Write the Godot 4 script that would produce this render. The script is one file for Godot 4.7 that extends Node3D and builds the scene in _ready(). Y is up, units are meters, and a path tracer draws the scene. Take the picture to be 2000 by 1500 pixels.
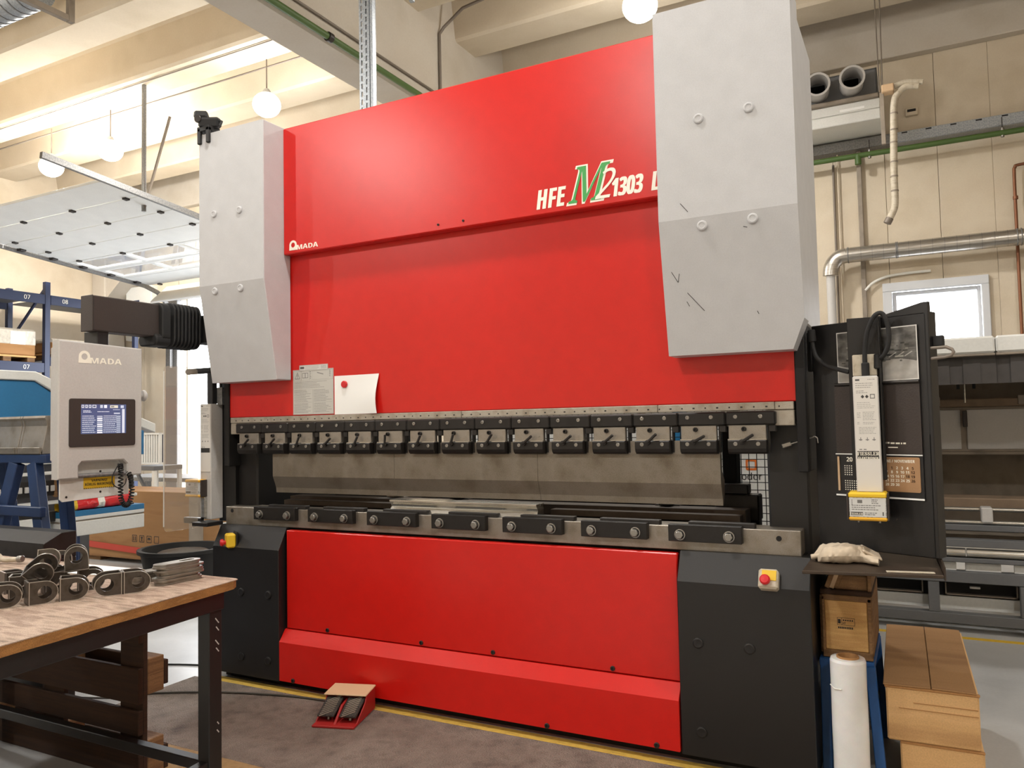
extends Node3D

# ---------------------------------------------------------------- mesh builder
class MB:
	var v := PackedVector3Array()
	var n := PackedVector3Array()
	var uv := PackedVector2Array()
	var o := Vector3.ZERO

	func _init(origin := Vector3.ZERO):
		o = origin

	func put(p: Vector3, nn: Vector3, t: Vector2):
		v.push_back(p - o)
		n.push_back(nn)
		uv.push_back(t)

	# counter-clockwise seen from outside
	func tri(a: Vector3, b: Vector3, c: Vector3, ta := Vector2(0, 0), tb := Vector2(1, 0), tc := Vector2(1, 1)):
		var nn := (b - a).cross(c - a)
		if nn.length_squared() < 1e-18:
			return
		nn = nn.normalized()
		put(a, nn, ta); put(c, nn, tc); put(b, nn, tb)

	func quad(a: Vector3, b: Vector3, c: Vector3, d: Vector3):
		tri(a, b, c, Vector2(0, 1), Vector2(1, 1), Vector2(1, 0))
		tri(a, c, d, Vector2(0, 1), Vector2(1, 0), Vector2(0, 0))

	func squad(a: Vector3, b: Vector3, c: Vector3, d: Vector3, na: Vector3, nb: Vector3, nc: Vector3, nd: Vector3):
		if (b - a).cross(c - a).length_squared() > 1e-20:
			put(a, na, Vector2(0, 1)); put(c, nc, Vector2(1, 0)); put(b, nb, Vector2(1, 1))
		if (c - a).cross(d - a).length_squared() > 1e-20:
			put(a, na, Vector2(0, 1)); put(d, nd, Vector2(0, 0)); put(c, nc, Vector2(1, 0))

	func box(c: Vector3, s: Vector3, bev := 0.0) -> MB:
		return obox(Transform3D(Basis(), c), s, bev)

	func span(x0: float, x1: float, y0: float, y1: float, z0: float, z1: float, bev := 0.0) -> MB:
		return box(Vector3((x0 + x1) / 2, (y0 + y1) / 2, (z0 + z1) / 2), Vector3(absf(x1 - x0), absf(y1 - y0), absf(z1 - z0)), bev)

	func obox(t: Transform3D, s: Vector3, bev := 0.0) -> MB:
		var h := s / 2
		var ax := [Vector3(1, 0, 0), Vector3(0, 1, 0), Vector3(0, 0, 1)]
		bev = minf(bev, minf(h.x, minf(h.y, h.z)) * 0.95)
		for i in 3:
			for sg in [-1.0, 1.0]:
				var w: Vector3 = ax[i] * sg
				var up: Vector3 = Vector3(0, 1, 0) if i != 1 else Vector3(0, 0, -sg)
				var rt: Vector3 = up.cross(w)
				var hw := absf(rt.dot(h)) - bev
				var hu := absf(up.dot(h)) - bev
				var cc: Vector3 = w * absf(w.dot(h))
				quad(t * (cc - rt * hw - up * hu), t * (cc + rt * hw - up * hu), t * (cc + rt * hw + up * hu), t * (cc - rt * hw + up * hu))
		if bev > 0.0:
			for i in 3:
				var j := (i + 1) % 3
				var k := (i + 2) % 3
				for sj in [-1.0, 1.0]:
					for sk in [-1.0, 1.0]:
						var e: Vector3 = ax[i] * (h[i] - bev)
						var p: Vector3 = ax[j] * sj * h[j] + ax[k] * sk * (h[k] - bev)
						var q: Vector3 = ax[j] * sj * (h[j] - bev) + ax[k] * sk * h[k]
						_fix(t, p, q, e, ax[j] * sj + ax[k] * sk)
			for sx in [-1.0, 1.0]:
				for sy in [-1.0, 1.0]:
					for sz in [-1.0, 1.0]:
						var a := Vector3(sx * h.x, sy * (h.y - bev), sz * (h.z - bev))
						var b := Vector3(sx * (h.x - bev), sy * h.y, sz * (h.z - bev))
						var c := Vector3(sx * (h.x - bev), sy * (h.y - bev), sz * h.z)
						if sx * sy * sz > 0:
							tri(t * a, t * b, t * c)
						else:
							tri(t * a, t * c, t * b)
		return self

	func _fix(t: Transform3D, p: Vector3, q: Vector3, e: Vector3, outw: Vector3):
		var nn := (q - p).cross(e)
		if nn.dot(outw) > 0:
			quad(t * (p - e), t * (q - e), t * (q + e), t * (p + e))
		else:
			quad(t * (q - e), t * (p - e), t * (p + e), t * (q + e))

	# box whose long axis (local x) runs from a to b
	func bar(a: Vector3, b: Vector3, w: float, h: float, bev := 0.0, up := Vector3.UP) -> MB:
		var x := (b - a).normalized()
		if absf(x.dot(up)) > 0.98:
			up = Vector3(0, 0, 1)
		var z := x.cross(up).normalized()
		var y := z.cross(x)
		return obox(Transform3D(Basis(x, y, z), (a + b) / 2), Vector3(a.distance_to(b), h, w), bev)

	# polygon in the local xy plane (any direction), extruded along local z from 0 to d
	func prism(poly: PackedVector2Array, d: float, t := Transform3D(), bev := 0.0) -> MB:
		var pts := poly.duplicate()
		if Geometry2D.is_polygon_clockwise(pts):
			pts.reverse()
		# Geometry2D counts y down: after this pts run counter-clockwise with y up
		var area := 0.0
		for i in pts.size():
			area += pts[i].cross(pts[(i + 1) % pts.size()])
		if area < 0:
			pts.reverse()
		var m := pts.size()
		var inn := pts
		if bev > 0:
			inn = PackedVector2Array()
			for i in m:
				var a := pts[(i + m - 1) % m]
				var b := pts[i]
				var c := pts[(i + 1) % m]
				var d1 := (b - a).normalized()
				var d2 := (c - b).normalized()
				var n1 := Vector2(-d1.y, d1.x)
				var n2 := Vector2(-d2.y, d2.x)
				var k := 1.0 + n1.dot(n2)
				inn.push_back(b + (n1 + n2) * (bev / maxf(k, 0.3)))
		var tris := Geometry2D.triangulate_polygon(inn)
		for i in range(0, tris.size(), 3):
			var a := inn[tris[i]]
			var b := inn[tris[i + 1]]
			var c := inn[tris[i + 2]]
			if (b - a).cross(c - a) < 0:
				var s := b
				b = c
				c = s
			tri(t * Vector3(a.x, a.y, d), t * Vector3(b.x, b.y, d), t * Vector3(c.x, c.y, d))
			tri(t * Vector3(a.x, a.y, 0), t * Vector3(c.x, c.y, 0), t * Vector3(b.x, b.y, 0))
		for i in m:
			var j := (i + 1) % m
			var a := pts[i]
			var b := pts[j]
			quad(t * Vector3(a.x, a.y, bev), t * Vector3(b.x, b.y, bev), t * Vector3(b.x, b.y, d - bev), t * Vector3(a.x, a.y, d - bev))
			if bev > 0:
				var ia := inn[i]
				var ib := inn[j]
				quad(t * Vector3(a.x, a.y, d - bev), t * Vector3(b.x, b.y, d - bev), t * Vector3(ib.x, ib.y, d), t * Vector3(ia.x, ia.y, d))
				quad(t * Vector3(ia.x, ia.y, 0), t * Vector3(ib.x, ib.y, 0), t * Vector3(b.x, b.y, bev), t * Vector3(a.x, a.y, bev))
		return self

	# plate with a hole: outer and inner loops with the same number of points (both counter-clockwise)
	func ring(outer: PackedVector2Array, inner: PackedVector2Array, d: float, t := Transform3D()) -> MB:
		var m := outer.size()
		for i in m:
			var j := (i + 1) % m
			var a := outer[i]
			var b := outer[j]
			var c := inner[j]
			var e := inner[i]
			quad(t * Vector3(a.x, a.y, d), t * Vector3(b.x, b.y, d), t * Vector3(c.x, c.y, d), t * Vector3(e.x, e.y, d))
			quad(t * Vector3(e.x, e.y, 0), t * Vector3(c.x, c.y, 0), t * Vector3(b.x, b.y, 0), t * Vector3(a.x, a.y, 0))
			quad(t * Vector3(a.x, a.y, 0), t * Vector3(b.x, b.y, 0), t * Vector3(b.x, b.y, d), t * Vector3(a.x, a.y, d))
			quad(t * Vector3(c.x, c.y, 0), t * Vector3(e.x, e.y, 0), t * Vector3(e.x, e.y, d), t * Vector3(c.x, c.y, d))
		return self

	# profile of (radius, height) turned about local y
	func lathe(prof: Array, t := Transform3D(), seg := 20) -> MB:
		for i in prof.size() - 1:
			var a: Vector2 = prof[i]
			var b: Vector2 = prof[i + 1]
			var dd := (b - a)
			if dd.length() < 1e-7:
				continue
			var nn := Vector2(dd.y, -dd.x).normalized()
			for k in seg:
				var c0 := cos(TAU * k / seg)
				var s0 := sin(TAU * k / seg)
				var c1 := cos(TAU * (k + 1) / seg)
				var s1 := sin(TAU * (k + 1) / seg)
				var p0 := t * Vector3(a.x * c0, a.y, a.x * s0)
				var p1 := t * Vector3(b.x * c0, b.y, b.x * s0)
				var p2 := t * Vector3(b.x * c1, b.y, b.x * s1)
				var p3 := t * Vector3(a.x * c1, a.y, a.x * s1)
				var n0 := (t.basis * Vector3(nn.x * c0, nn.y, nn.x * s0)).normalized()
				var n1 := (t.basis * Vector3(nn.x * c1, nn.y, nn.x * s1)).normalized()
				squad(p0, p1, p2, p3, n0, n0, n1, n1)
		return self

	func cyl(a: Vector3, b: Vector3, r: float, seg := 16, bev := 0.0) -> MB:
		var y := (b - a).normalized()
		var x := y.cross(Vector3(0, 0, 1) if absf(y.z) < 0.9 else Vector3(1, 0, 0)).normalized()
		var t := Transform3D(Basis(x, y, x.cross(y)), a)
		var l := a.distance_to(b)
		return lathe([Vector2(0, 0), Vector2(r - bev, 0), Vector2(r, bev), Vector2(r, l - bev), Vector2(r - bev, l), Vector2(0, l)], t, seg)

	func tube(pts: Array, r: float, seg := 10, loop := false) -> MB:
		var m := pts.size()
		var frames := []
		var prev := Vector3.UP
		for i in m:
			var d: Vector3
			if loop:
				d = (pts[(i + 1) % m] - pts[(i + m - 1) % m]).normalized()
			elif i == 0:
				d = (pts[1] - pts[0]).normalized()
			elif i == m - 1:
				d = (pts[m - 1] - pts[m - 2]).normalized()
			else:
				d = ((pts[i + 1] - pts[i]).normalized() + (pts[i] - pts[i - 1]).normalized()).normalized()
			if i == 0:
				prev = Vector3.UP if absf(d.y) < 0.9 else Vector3(1, 0, 0)
			var x := prev - d * prev.dot(d)
			x = x.normalized()
			prev = x
			frames.push_back([pts[i], x, d.cross(x)])
		var last := m if loop else m - 1
		for i in last:
			var f: Array = frames[i]
			var g: Array = frames[(i + 1) % m]
			for k in seg:
				var a0 := TAU * k / seg
				var a1 := TAU * (k + 1) / seg
				var n0: Vector3 = f[1] * cos(a0) + f[2] * sin(a0)
				var n1: Vector3 = f[1] * cos(a1) + f[2] * sin(a1)
				var m0: Vector3 = g[1] * cos(a0) + g[2] * sin(a0)
				var m1: Vector3 = g[1] * cos(a1) + g[2] * sin(a1)
				squad(f[0] + n0 * r, f[0] + n1 * r, g[0] + m1 * r, g[0] + m0 * r, n0, n1, m1, m0)
		if not loop:
			for e in [0, m - 1]:
				var f: Array = frames[e]
				for k in seg:
					var a0 := TAU * k / seg
					var a1 := TAU * (k + 1) / seg
					var p0: Vector3 = f[0] + (f[1] * cos(a0) + f[2] * sin(a0)) * r
					var p1: Vector3 = f[0] + (f[1] * cos(a1) + f[2] * sin(a1)) * r
					if e == 0:
						tri(f[0], p1, p0)
					else:
						tri(f[0], p0, p1)
		return self

	# smooth surface from a grid of points rows[i][j]; normals averaged
	func sheet(rows: Array) -> MB:
		var h := rows.size()
		var w: int = rows[0].size()
		var nm := []
		for i in h:
			var line := []
			for j in w:
				var du: Vector3 = rows[i][mini(j + 1, w - 1)] - rows[i][maxi(j - 1, 0)]
				var dv: Vector3 = rows[mini(i + 1, h - 1)][j] - rows[maxi(i - 1, 0)][j]
				var c := du.cross(dv)
				line.push_back(c.normalized() if c.length() > 1e-12 else Vector3.UP)
			nm.push_back(line)
		for i in h - 1:
			for j in w - 1:
				var pa: Array = [[i, j], [i, j + 1], [i + 1, j + 1], [i + 1, j]]
				for tr in [[0, 1, 2], [0, 2, 3]]:
					var idx := []
					for k in [tr[0], tr[2], tr[1]]:
						var q: Array = pa[k]
						put(rows[q[0]][q[1]], nm[q[0]][q[1]], Vector2(float(q[1]) / (w - 1), float(q[0]) / (h - 1)))
		return self

	func mesh(mat: Material) -> ArrayMesh:
		var arr := []
		arr.resize(Mesh.ARRAY_MAX)
		arr[Mesh.ARRAY_VERTEX] = v
		arr[Mesh.ARRAY_NORMAL] = n
		arr[Mesh.ARRAY_TEX_UV] = uv
		var m := ArrayMesh.new()
		m.add_surface_from_arrays(Mesh.PRIMITIVE_TRIANGLES, arr)
		m.surface_set_material(0, mat)
		return m

# ---------------------------------------------------------------- scene helpers
var M := {}
var T := {}
var org := Vector3.ZERO
var used := {}

func numbered(called: String) -> String:
	var k: int = used.get(called, 0)
	used[called] = k + 1
	return called if k == 0 else "%s_%03d" % [called, k]

func nb() -> MB:
	return MB.new(org)

# a thing: a Node3D at its base; meshes for its parts are given in world metres until the next thing
func thing(called: String, label: String, category: String, at := Vector3.ZERO, group := "") -> Node3D:
	var o := Node3D.new()
	o.name = numbered(called)
	add_child(o)
	o.position = at
	org = at
	o.set_meta("label", label)
	o.set_meta("category", category)
	if group != "":
		o.set_meta("group", group)
	return o

# a piece of the setting
func struct(called: String, mb: MB, mat: Material) -> MeshInstance3D:
	var o := MeshInstance3D.new()
	o.name = called
	o.mesh = mb.mesh(mat)
	add_child(o)
	o.set_meta("kind", "structure")
	return o

func part(parent: Node, called: String, mb: MB, mat: Material, label := "") -> MeshInstance3D:
	var o := MeshInstance3D.new()
	o.name = called
	o.mesh = mb.mesh(mat)
	parent.add_child(o, true)
	if label != "":
		o.set_meta("label", label)
	return o

func hold(parent: Node, called: String, at := Vector3.ZERO, b := Basis()) -> Node3D:
	var o := Node3D.new()
	o.name = called
	parent.add_child(o, true)
	o.transform = Transform3D(b, at)
	return o

func copy(o: Node3D, at: Vector3, turn := 0.0, label := "") -> Node3D:
	var c: Node3D = o.duplicate()
	c.name = numbered(String(o.name).rstrip("_0123456789"))
	add_child(c)
	c.position = at
	c.rotation.y = turn
	if label != "":
		c.set_meta("label", label)
	return c

func text(parent: Node, called: String, s: String, height: float, t: Transform3D, mat: Material, face := "Droid Sans", bold := true, italic := false, depth := 0.0012, wide := 1.0) -> MeshInstance3D:
	var f := SystemFont.new()
	f.font_names = PackedStringArray([face])
	f.font_weight = 700 if bold else 400
	f.font_italic = italic
	var tm := TextMesh.new()
	tm.font = f
	tm.text = s
	tm.font_size = 64
	tm.pixel_size = height / 46.0
	tm.depth = depth
	tm.curve_step = 2.0
	tm.material = mat
	var o := MeshInstance3D.new()
	o.name = called
	o.mesh = tm
	parent.add_child(o, true)
	o.transform = Transform3D(Basis(t.basis.x * wide, t.basis.y, t.basis.z), t.origin)
	return o

# the four-piece word mark: an arch-shaped A and MADA, placed at its lower left corner, facing local +z
func word_mark(parent: Node, t: Transform3D, h: float, mat: Material):
	var root := hold(parent, "logo")
	root.transform = t
	var outer := PackedVector2Array()
	var inner := PackedVector2Array()
	var cx := h * 0.5
	var cy := h * 0.52
	for k in 32:
		var a := TAU * k / 32.0
		var c := Vector2(cos(a), sin(a))
		var p := Vector2(cx, cy) + c * h * 0.48
		if c.y < -0.1:
			var s := 1.0 if c.x > 0 else -1.0
			p = Vector2(cx + clampf(c.x * 1.6, -1, 1) * h * 0.5, 0.0 if c.y < -0.35 else h * 0.12)
		outer.push_back(p)
		inner.push_back(Vector2(cx, cy) + c * h * 0.255)
	var mb := MB.new()
	mb.ring(outer, inner, 0.0012)
	part(root, "letter", mb, mat)
	var m2 := text(root, "letter", "MADA", h * 0.47, Transform3D(Basis(), Vector3(h * 2.32, h * 0.215, 0.0006)), mat, "Droid Sans", true, false, 0.0012, 1.5)

func noise_img(size: int, freq: float, seedn: int, type := FastNoiseLite.TYPE_SIMPLEX_SMOOTH, octaves := 4) -> Image:
	var f := FastNoiseLite.new()
	f.seed = seedn
	f.noise_type = type
	f.frequency = freq
	f.fractal_octaves = octaves
	var im := f.get_seamless_image(size, size)
	im.convert(Image.FORMAT_L8)
	return im

# maps one or two noise images through colours; stretch > 1 draws the grain out along u
func ramp_tex(size: int, freq: float, seedn: int, cols: Array, stretch := 1, fine := 0.0, octaves := 4, type := FastNoiseLite.TYPE_SIMPLEX_SMOOTH) -> ImageTexture:
	var src := noise_img(size, freq, seedn, type, octaves)
	var fn := noise_img(size, 0.22, seedn + 91, FastNoiseLite.TYPE_SIMPLEX_SMOOTH, 2)
	var g := Gradient.new()
	var offs := PackedFloat32Array()
	var cs := PackedColorArray()
	for i in cols.size():
		offs.push_back(float(i) / maxf(1, cols.size() - 1))
		cs.push_back(cols[i])
	g.offsets = offs
	g.colors = cs
	var lut := []
	for i in 256:
		lut.push_back(g.sample(i / 255.0))
	var a := src.get_data()
	var b := fn.get_data()
	var out := PackedByteArray()
	out.resize(size * size * 3)
	for y in size:
		for x in size:
			var sx := int(x / float(stretch))
			var i := a[y * size + sx]
			var k := 1.0 + fine * (b[y * size + x] / 127.5 - 1.0)
			var c: Color = lut[i]
			var q := (y * size + x) * 3
			out[q] = clampi(int(c.r * k * 255), 0, 255)
			out[q + 1] = clampi(int(c.g * k * 255), 0, 255)
			out[q + 2] = clampi(int(c.b * k * 255), 0, 255)
	var im := Image.create_from_data(size, size, false, Image.FORMAT_RGB8, out)
	if stretch > 1:
		# mirror the second half so that the drawn-out grain still wraps
		var half := im.get_region(Rect2i(0, 0, size / 2, size))
		half.flip_x()
		im.blit_rect(half, Rect2i(0, 0, size / 2, size), Vector2i(size / 2, 0))
	im.generate_mipmaps()
	return ImageTexture.create_from_image(im)

func bump_tex(size: int, freq: float, seedn: int, strength: float, octaves := 3) -> ImageTexture:
	var im := noise_img(size, freq, seedn, FastNoiseLite.TYPE_SIMPLEX_SMOOTH, octaves)
	im.convert(Image.FORMAT_RGBA8)
	im.bump_map_to_normal_map(strength)
	return ImageTexture.create_from_image(im)

func pm(called: String, col: Color, rough := 0.6, metal := 0.0, tex: Texture2D = null, sc := 1.0, bump: Texture2D = null, bsc := 0.5, spec := 0.5) -> StandardMaterial3D:
	var m := StandardMaterial3D.new()
	m.albedo_color = col
	m.roughness = rough
	m.metallic = metal
	m.metallic_specular = spec
	if tex:
		m.albedo_texture = tex
	if bump:
		m.normal_enabled = true
		m.normal_texture = bump
		m.normal_scale = bsc
	if tex or bump:
		m.uv1_triplanar = true
		m.uv1_scale = Vector3(sc, sc, sc)
	M[called] = m
	return m

func c8(r: int, g: int, b: int) -> Color:
	return Color(r / 255.0, g / 255.0, b / 255.0)

func glow(called: String, col: Color, energy: float) -> StandardMaterial3D:
	var m := StandardMaterial3D.new()
	m.albedo_color = Color(0.9, 0.9, 0.88)
	m.emission_enabled = true
	m.emission = col
	m.emission_energy_multiplier = energy
	M[called] = m
	return m

func img_mat(called: String, im: Image, rough := 0.5) -> StandardMaterial3D:
	var m := StandardMaterial3D.new()
	im.generate_mipmaps()
	m.albedo_texture = ImageTexture.create_from_image(im)
	m.roughness = rough
	M[called] = m
	return m

var rng := RandomNumberGenerator.new()

func _ready():
	rng.seed = 7
	set_camera_and_light()
	make_materials()
	build_room()
	build_press_brake()
	build_press_details()
	build_right_side()
	build_back_machine()
	build_wall_services()
	build_left_side()
	build_left_background()
	build_table()
	build_floor_things()

# ---------------------------------------------------------------- camera, light
# rows of lamps: the row over the back of the hall is in view but for the added second lamp, the others are told by their gloss on the red cover
const LAMP_AT := [Vector3(-9.42, 5.42, -3.82), Vector3(-8.05, 5.42, -3.82), Vector3(-4.986, 5.42, -3.765), Vector3(-0.205, 5.42, -3.85), Vector3(-9.5, 5.42, 1.05), Vector3(-4.9, 5.42, 1.05), Vector3(-0.2, 5.42, 1.05), Vector3(4.5, 5.42, 1.05), Vector3(-9.5, 5.42, 5.93), Vector3(-4.833, 5.42, 5.93), Vector3(-0.2, 5.42, 5.93), Vector3(4.5, 5.42, 5.93)]
const LAMP_DOWN := 6.3
const LAMP_UP := 1.7
const LAMP_COLOR := Color(1.0, 0.99, 0.97)

func set_camera_and_light():
	var cam := Camera3D.new()
	cam.name = "camera"
	add_child(cam)
	cam.transform = Transform3D(Basis(Vector3.UP, 0.479387) * Basis(Vector3.RIGHT, 0.0496528) * Basis(Vector3.BACK, -0.0208307), Vector3(2.02123, 1.42217, 3.27939))
	cam.fov = rad_to_deg(2.0 * atan(750.0 / 1523.18))
	cam.near = 0.05
	cam.far = 200.0
	var sm := ProceduralSkyMaterial.new()
	sm.sky_top_color = Color(0.88, 0.90, 0.93)
	sm.sky_horizon_color = Color(0.96, 0.96, 0.96)
	sm.ground_horizon_color = Color(0.62, 0.62, 0.61)
	sm.ground_bottom_color = Color(0.42, 0.42, 0.41)
	sm.sky_energy_multiplier = 3.4
	sm.ground_energy_multiplier = 3.4
	sm.sun_angle_max = 0.0
	var sky := Sky.new()
	sky.sky_material = sm
	var env := Environment.new()
	env.background_mode = Environment.BG_SKY
	env.sky = sky
	env.tonemap_mode = Environment.TONE_MAPPER_LINEAR
	env.tonemap_exposure = 1.0
	env.sdfgi_enabled = true
	env.ssao_enabled = true
	env.ssil_enabled = true
	var we := WorldEnvironment.new()
	we.environment = env
	add_child(we)

# ---------------------------------------------------------------- materials
func make_materials():
	var w := Color(1, 1, 1)
	T.blotch = ramp_tex(512, 0.006, 3, [Color(0.80, 0.80, 0.80), Color(0.94, 0.94, 0.94), w, Color(0.9, 0.9, 0.9)], 1, 0.03, 5)
	T.soft = ramp_tex(256, 0.012, 11, [Color(0.965, 0.965, 0.965), w], 1, 0.02, 5)
	T.brush = ramp_tex(512, 0.05, 5, [Color(0.78, 0.77, 0.75), w, Color(0.86, 0.85, 0.83), w], 12, 0.06, 3)
	T.steel = ramp_tex(512, 0.008, 17, [Color(0.80, 0.77, 0.73), Color(0.93, 0.92, 0.90), w, Color(0.88, 0.86, 0.83)], 1, 0.07, 5)
	T.floor = ramp_tex(1024, 0.004, 23, [Color(0.84, 0.84, 0.84), Color(0.95, 0.95, 0.95), w, Color(0.92, 0.92, 0.91)], 1, 0.02, 6)
	T.wall = ramp_tex(512, 0.006, 29, [Color(0.94, 0.93, 0.91), w, Color(0.97, 0.96, 0.95)], 1, 0.015, 5)
	T.card = ramp_tex(512, 0.010, 31, [c8(176, 136, 92), c8(206, 166, 116), c8(214, 174, 124), c8(196, 154, 106)], 6, 0.05, 4)
	T.wood = ramp_tex(512, 0.035, 37, [c8(88, 64, 42), c8(140, 106, 70), c8(112, 82, 54), c8(154, 118, 80)], 14, 0.10, 4)
	T.pine = ramp_tex(512, 0.030, 41, [c8(186, 140, 84), c8(214, 172, 110), c8(200, 154, 96), c8(222, 182, 122)], 12, 0.05, 4)
	T.ply = ramp_tex(1024, 0.016, 43, [c8(104, 90, 78), c8(160, 140, 122), c8(186, 164, 146), c8(146, 124, 108), c8(176, 154, 136)], 5, 0.2, 5)
	T.plyedge = ramp_tex(512, 0.02, 47, [c8(116, 76, 40), c8(176, 126, 70), c8(150, 104, 56), c8(196, 150, 92)], 4, 0.16, 4)
	T.galv = ramp_tex(512, 0.03, 53, [Color(0.72, 0.74, 0.76), Color(0.9, 0.91, 0.92), w, Color(0.82, 0.83, 0.85)], 1, 0.05, 2, FastNoiseLite.TYPE_CELLULAR)
	T.rubber = ramp_tex(1024, 0.008, 59, [c8(88, 78, 71), c8(116, 104, 95), c8(128, 116, 106), c8(106, 94, 85)], 1, 0.20, 6)
	T.peel = bump_tex(512, 0.22, 61, 2.0)
	T.dent = bump_tex(512, 0.02, 67, 3.0)
	T.grit = bump_tex(512, 0.3, 71, 6.0)
	# press brake
	pm("red", c8(206, 27, 20), 0.29, 0.0, T.soft, 2.6, T.peel, 0.10, 0.5)
	pm("cover_grey", c8(192, 192, 194), 0.5, 0.0, T.soft, 2.4, T.peel, 0.12, 0.45)
	pm("black", c8(25, 23, 23), 0.45, 0.0, T.soft, 2.6, T.peel, 0.16, 0.5)
	pm("black_matte", c8(22, 20, 20), 0.8)
	pm("dark_steel", c8(48, 45, 44), 0.45, 0.35, T.steel, 2.5)
	pm("clamp_black", c8(36, 33, 32), 0.42, 0.3, T.steel, 3.0)
	pm("steel", c8(150, 143, 134), 0.42, 0.65, T.steel, 1.6)
	pm("tool_steel", c8(132, 124, 113), 0.46, 0.55, T.steel, 1.2)
	pm("bright_steel", c8(205, 203, 198), 0.25, 0.9, T.brush, 2.0)
	pm("strip", c8(176, 168, 156), 0.5, 0.3, T.steel, 2.0)
	pm("bolt", c8(150, 147, 142), 0.35, 0.85)
	pm("bolt_dark", c8(58, 54, 52), 0.4, 0.6)
	pm("brown_steel", c8(74, 62, 52), 0.5, 0.4, T.steel, 1.8)
	pm("galv", c8(172, 176, 180), 0.42, 0.7, T.galv, 4.0)
	pm("zinc_dull", c8(140, 138, 136), 0.5, 0.5, T.galv, 3.0)
	pm("white_paint", c8(226, 223, 216), 0.5, 0.0, T.soft, 1.0)
	pm("panel_grey", c8(194, 191, 188), 0.5, 0.0, T.soft, 1.2, T.peel, 0.12)
	pm("lettering_white", c8(244, 240, 226), 0.6)
	pm("logo_green", c8(66, 160, 82), 0.5)
	pm("yellow", c8(226, 186, 40), 0.5)
	pm("amber", c8(224, 168, 44), 0.45)
	pm("button_red", c8(205, 34, 40), 0.35)
	pm("rubber_black", c8(26, 25, 25), 0.7)
	pm("arm_dark", c8(56, 47, 43), 0.55, 0.0, T.soft, 1.0, T.peel, 0.15)
	pm("paper", c8(245, 245, 243), 0.8)
	pm("plastic_white", c8(232, 230, 222), 0.5)
	pm("old_white", c8(200, 190, 172), 0.6, 0.0, T.steel, 4.0)
	# room
	pm("concrete_floor", c8(186, 187, 188), 0.34, 0.0, T.floor, 0.22, T.dent, 0.05, 0.5)
	pm("wall_cream", c8(212, 199, 178), 0.75, 0.0, T.wall, 0.4)
	pm("ceiling_paint", c8(206, 193, 172), 0.85, 0.0, T.wall, 0.3)
	pm("girder_paint", c8(200, 192, 180), 0.85, 0.0, T.wall, 0.3)
	pm("green_pipe", c8(72, 98, 46), 0.5)
	pm("conduit", c8(120, 110, 100), 0.5, 0.2)
	pm("copper", c8(132, 88, 64), 0.45, 0.6)
	pm("duct", c8(196, 192, 186), 0.28, 0.85, T.brush, 1.5)
	pm("window_frame", c8(206, 208, 212), 0.5)
	pm("blue_rack", c8(36, 48, 80), 0.5, 0.0, T.soft, 1.0)
	pm("blue_paint", c8(40, 112, 160), 0.45, 0.0, T.soft, 0.6)
	pm("blue_dark", c8(22, 48, 90), 0.5, 0.0, T.blotch, 2.0)
	pm("blue_trestle", c8(30, 84, 148), 0.5, 0.0, T.blotch, 2.0)
	pm("machine_white", c8(222, 222, 218), 0.45, 0.0, T.soft, 0.8)
	pm("machine_grey", c8(100, 101, 103), 0.5, 0.0, T.soft, 0.8)
	pm("bay_grey", c8(150, 138, 124), 0.6, 0.0, T.blotch, 1.0)
	pm("bay_brown", c8(62, 46, 34), 0.75, 0.0, T.blotch, 1.0)
	pm("curtain", c8(66, 62, 60), 0.5, 0.0, T.blotch, 2.0)
	pm("cardboard", w, 0.85, 0.0, T.card, 1.2)
	pm("card_brown", c8(180, 168, 158), 0.9, 0.0, T.card, 1.0)
	pm("card_worn", c8(206, 188, 170), 0.9, 0.0, T.card, 0.9)
	pm("wood", w, 0.8, 0.0, T.wood, 1.6)
	pm("wood_dark", c8(112, 96, 84), 0.85, 0.0, T.wood, 1.4)  # wood darkened to imitate the shade under the work table
	pm("pine", w, 0.7, 0.0, T.pine, 1.8)
	pm("ply_top", w, 0.75, 0.0, T.ply, 1.1, T.grit, 0.25)
	pm("ply_edge", w, 0.85, 0.0, T.plyedge, 2.2, T.grit, 0.5)
	pm("mat_rubber", w, 0.85, 0.0, T.rubber, 0.7, T.grit, 0.5)
	pm("mat_yellow", c8(208, 172, 74), 0.75, 0.0, T.blotch, 4.0, T.grit, 0.5)
	pm("mat_edge_tan", c8(168, 136, 92), 0.8, 0.0, T.blotch, 4.0, T.grit, 0.5)
	pm("film", c8(238, 239, 240), 0.22, 0.0, T.soft, 5.0)
	M.film.subsurf_scatter_enabled = true
	M.film.subsurf_scatter_strength = 0.2
	pm("glove", c8(206, 190, 168), 0.9, 0.0, T.blotch, 5.0)
	pm("strap_red", c8(176, 58, 44), 0.6)
	pm("brackets", c8(86, 80, 75), 0.38, 0.6, T.steel, 6.0)
	pm("link_steel", c8(150, 145, 138), 0.35, 0.65, T.steel, 5.0)
	pm("bracket_edge", c8(190, 186, 180), 0.3, 0.8)
	pm("tan_plastic", c8(206, 174, 138), 0.55)
	pm("pedal_red", c8(168, 36, 34), 0.5)
	pm("tread", c8(60, 56, 52), 0.6, 0.2, null, 1.0, T.grit, 0.6)
	pm("cable_light", c8(196, 184, 168), 0.6)
	pm("cable_grey", c8(70, 66, 60), 0.6)
	pm("print_dark", c8(40, 38, 38), 0.7)
	pm("lamp_housing", c8(170, 170, 168), 0.4, 0.5)
	pm("ledge", c8(128, 108, 88), 0.7, 0.0, T.blotch, 1.2)
	glow("lamp_glow", Color(1.0, 0.97, 0.92), 7.0)
	var g := StandardMaterial3D.new()
	g.albedo_color = Color(0.80, 0.86, 0.92, 0.16)
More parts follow.
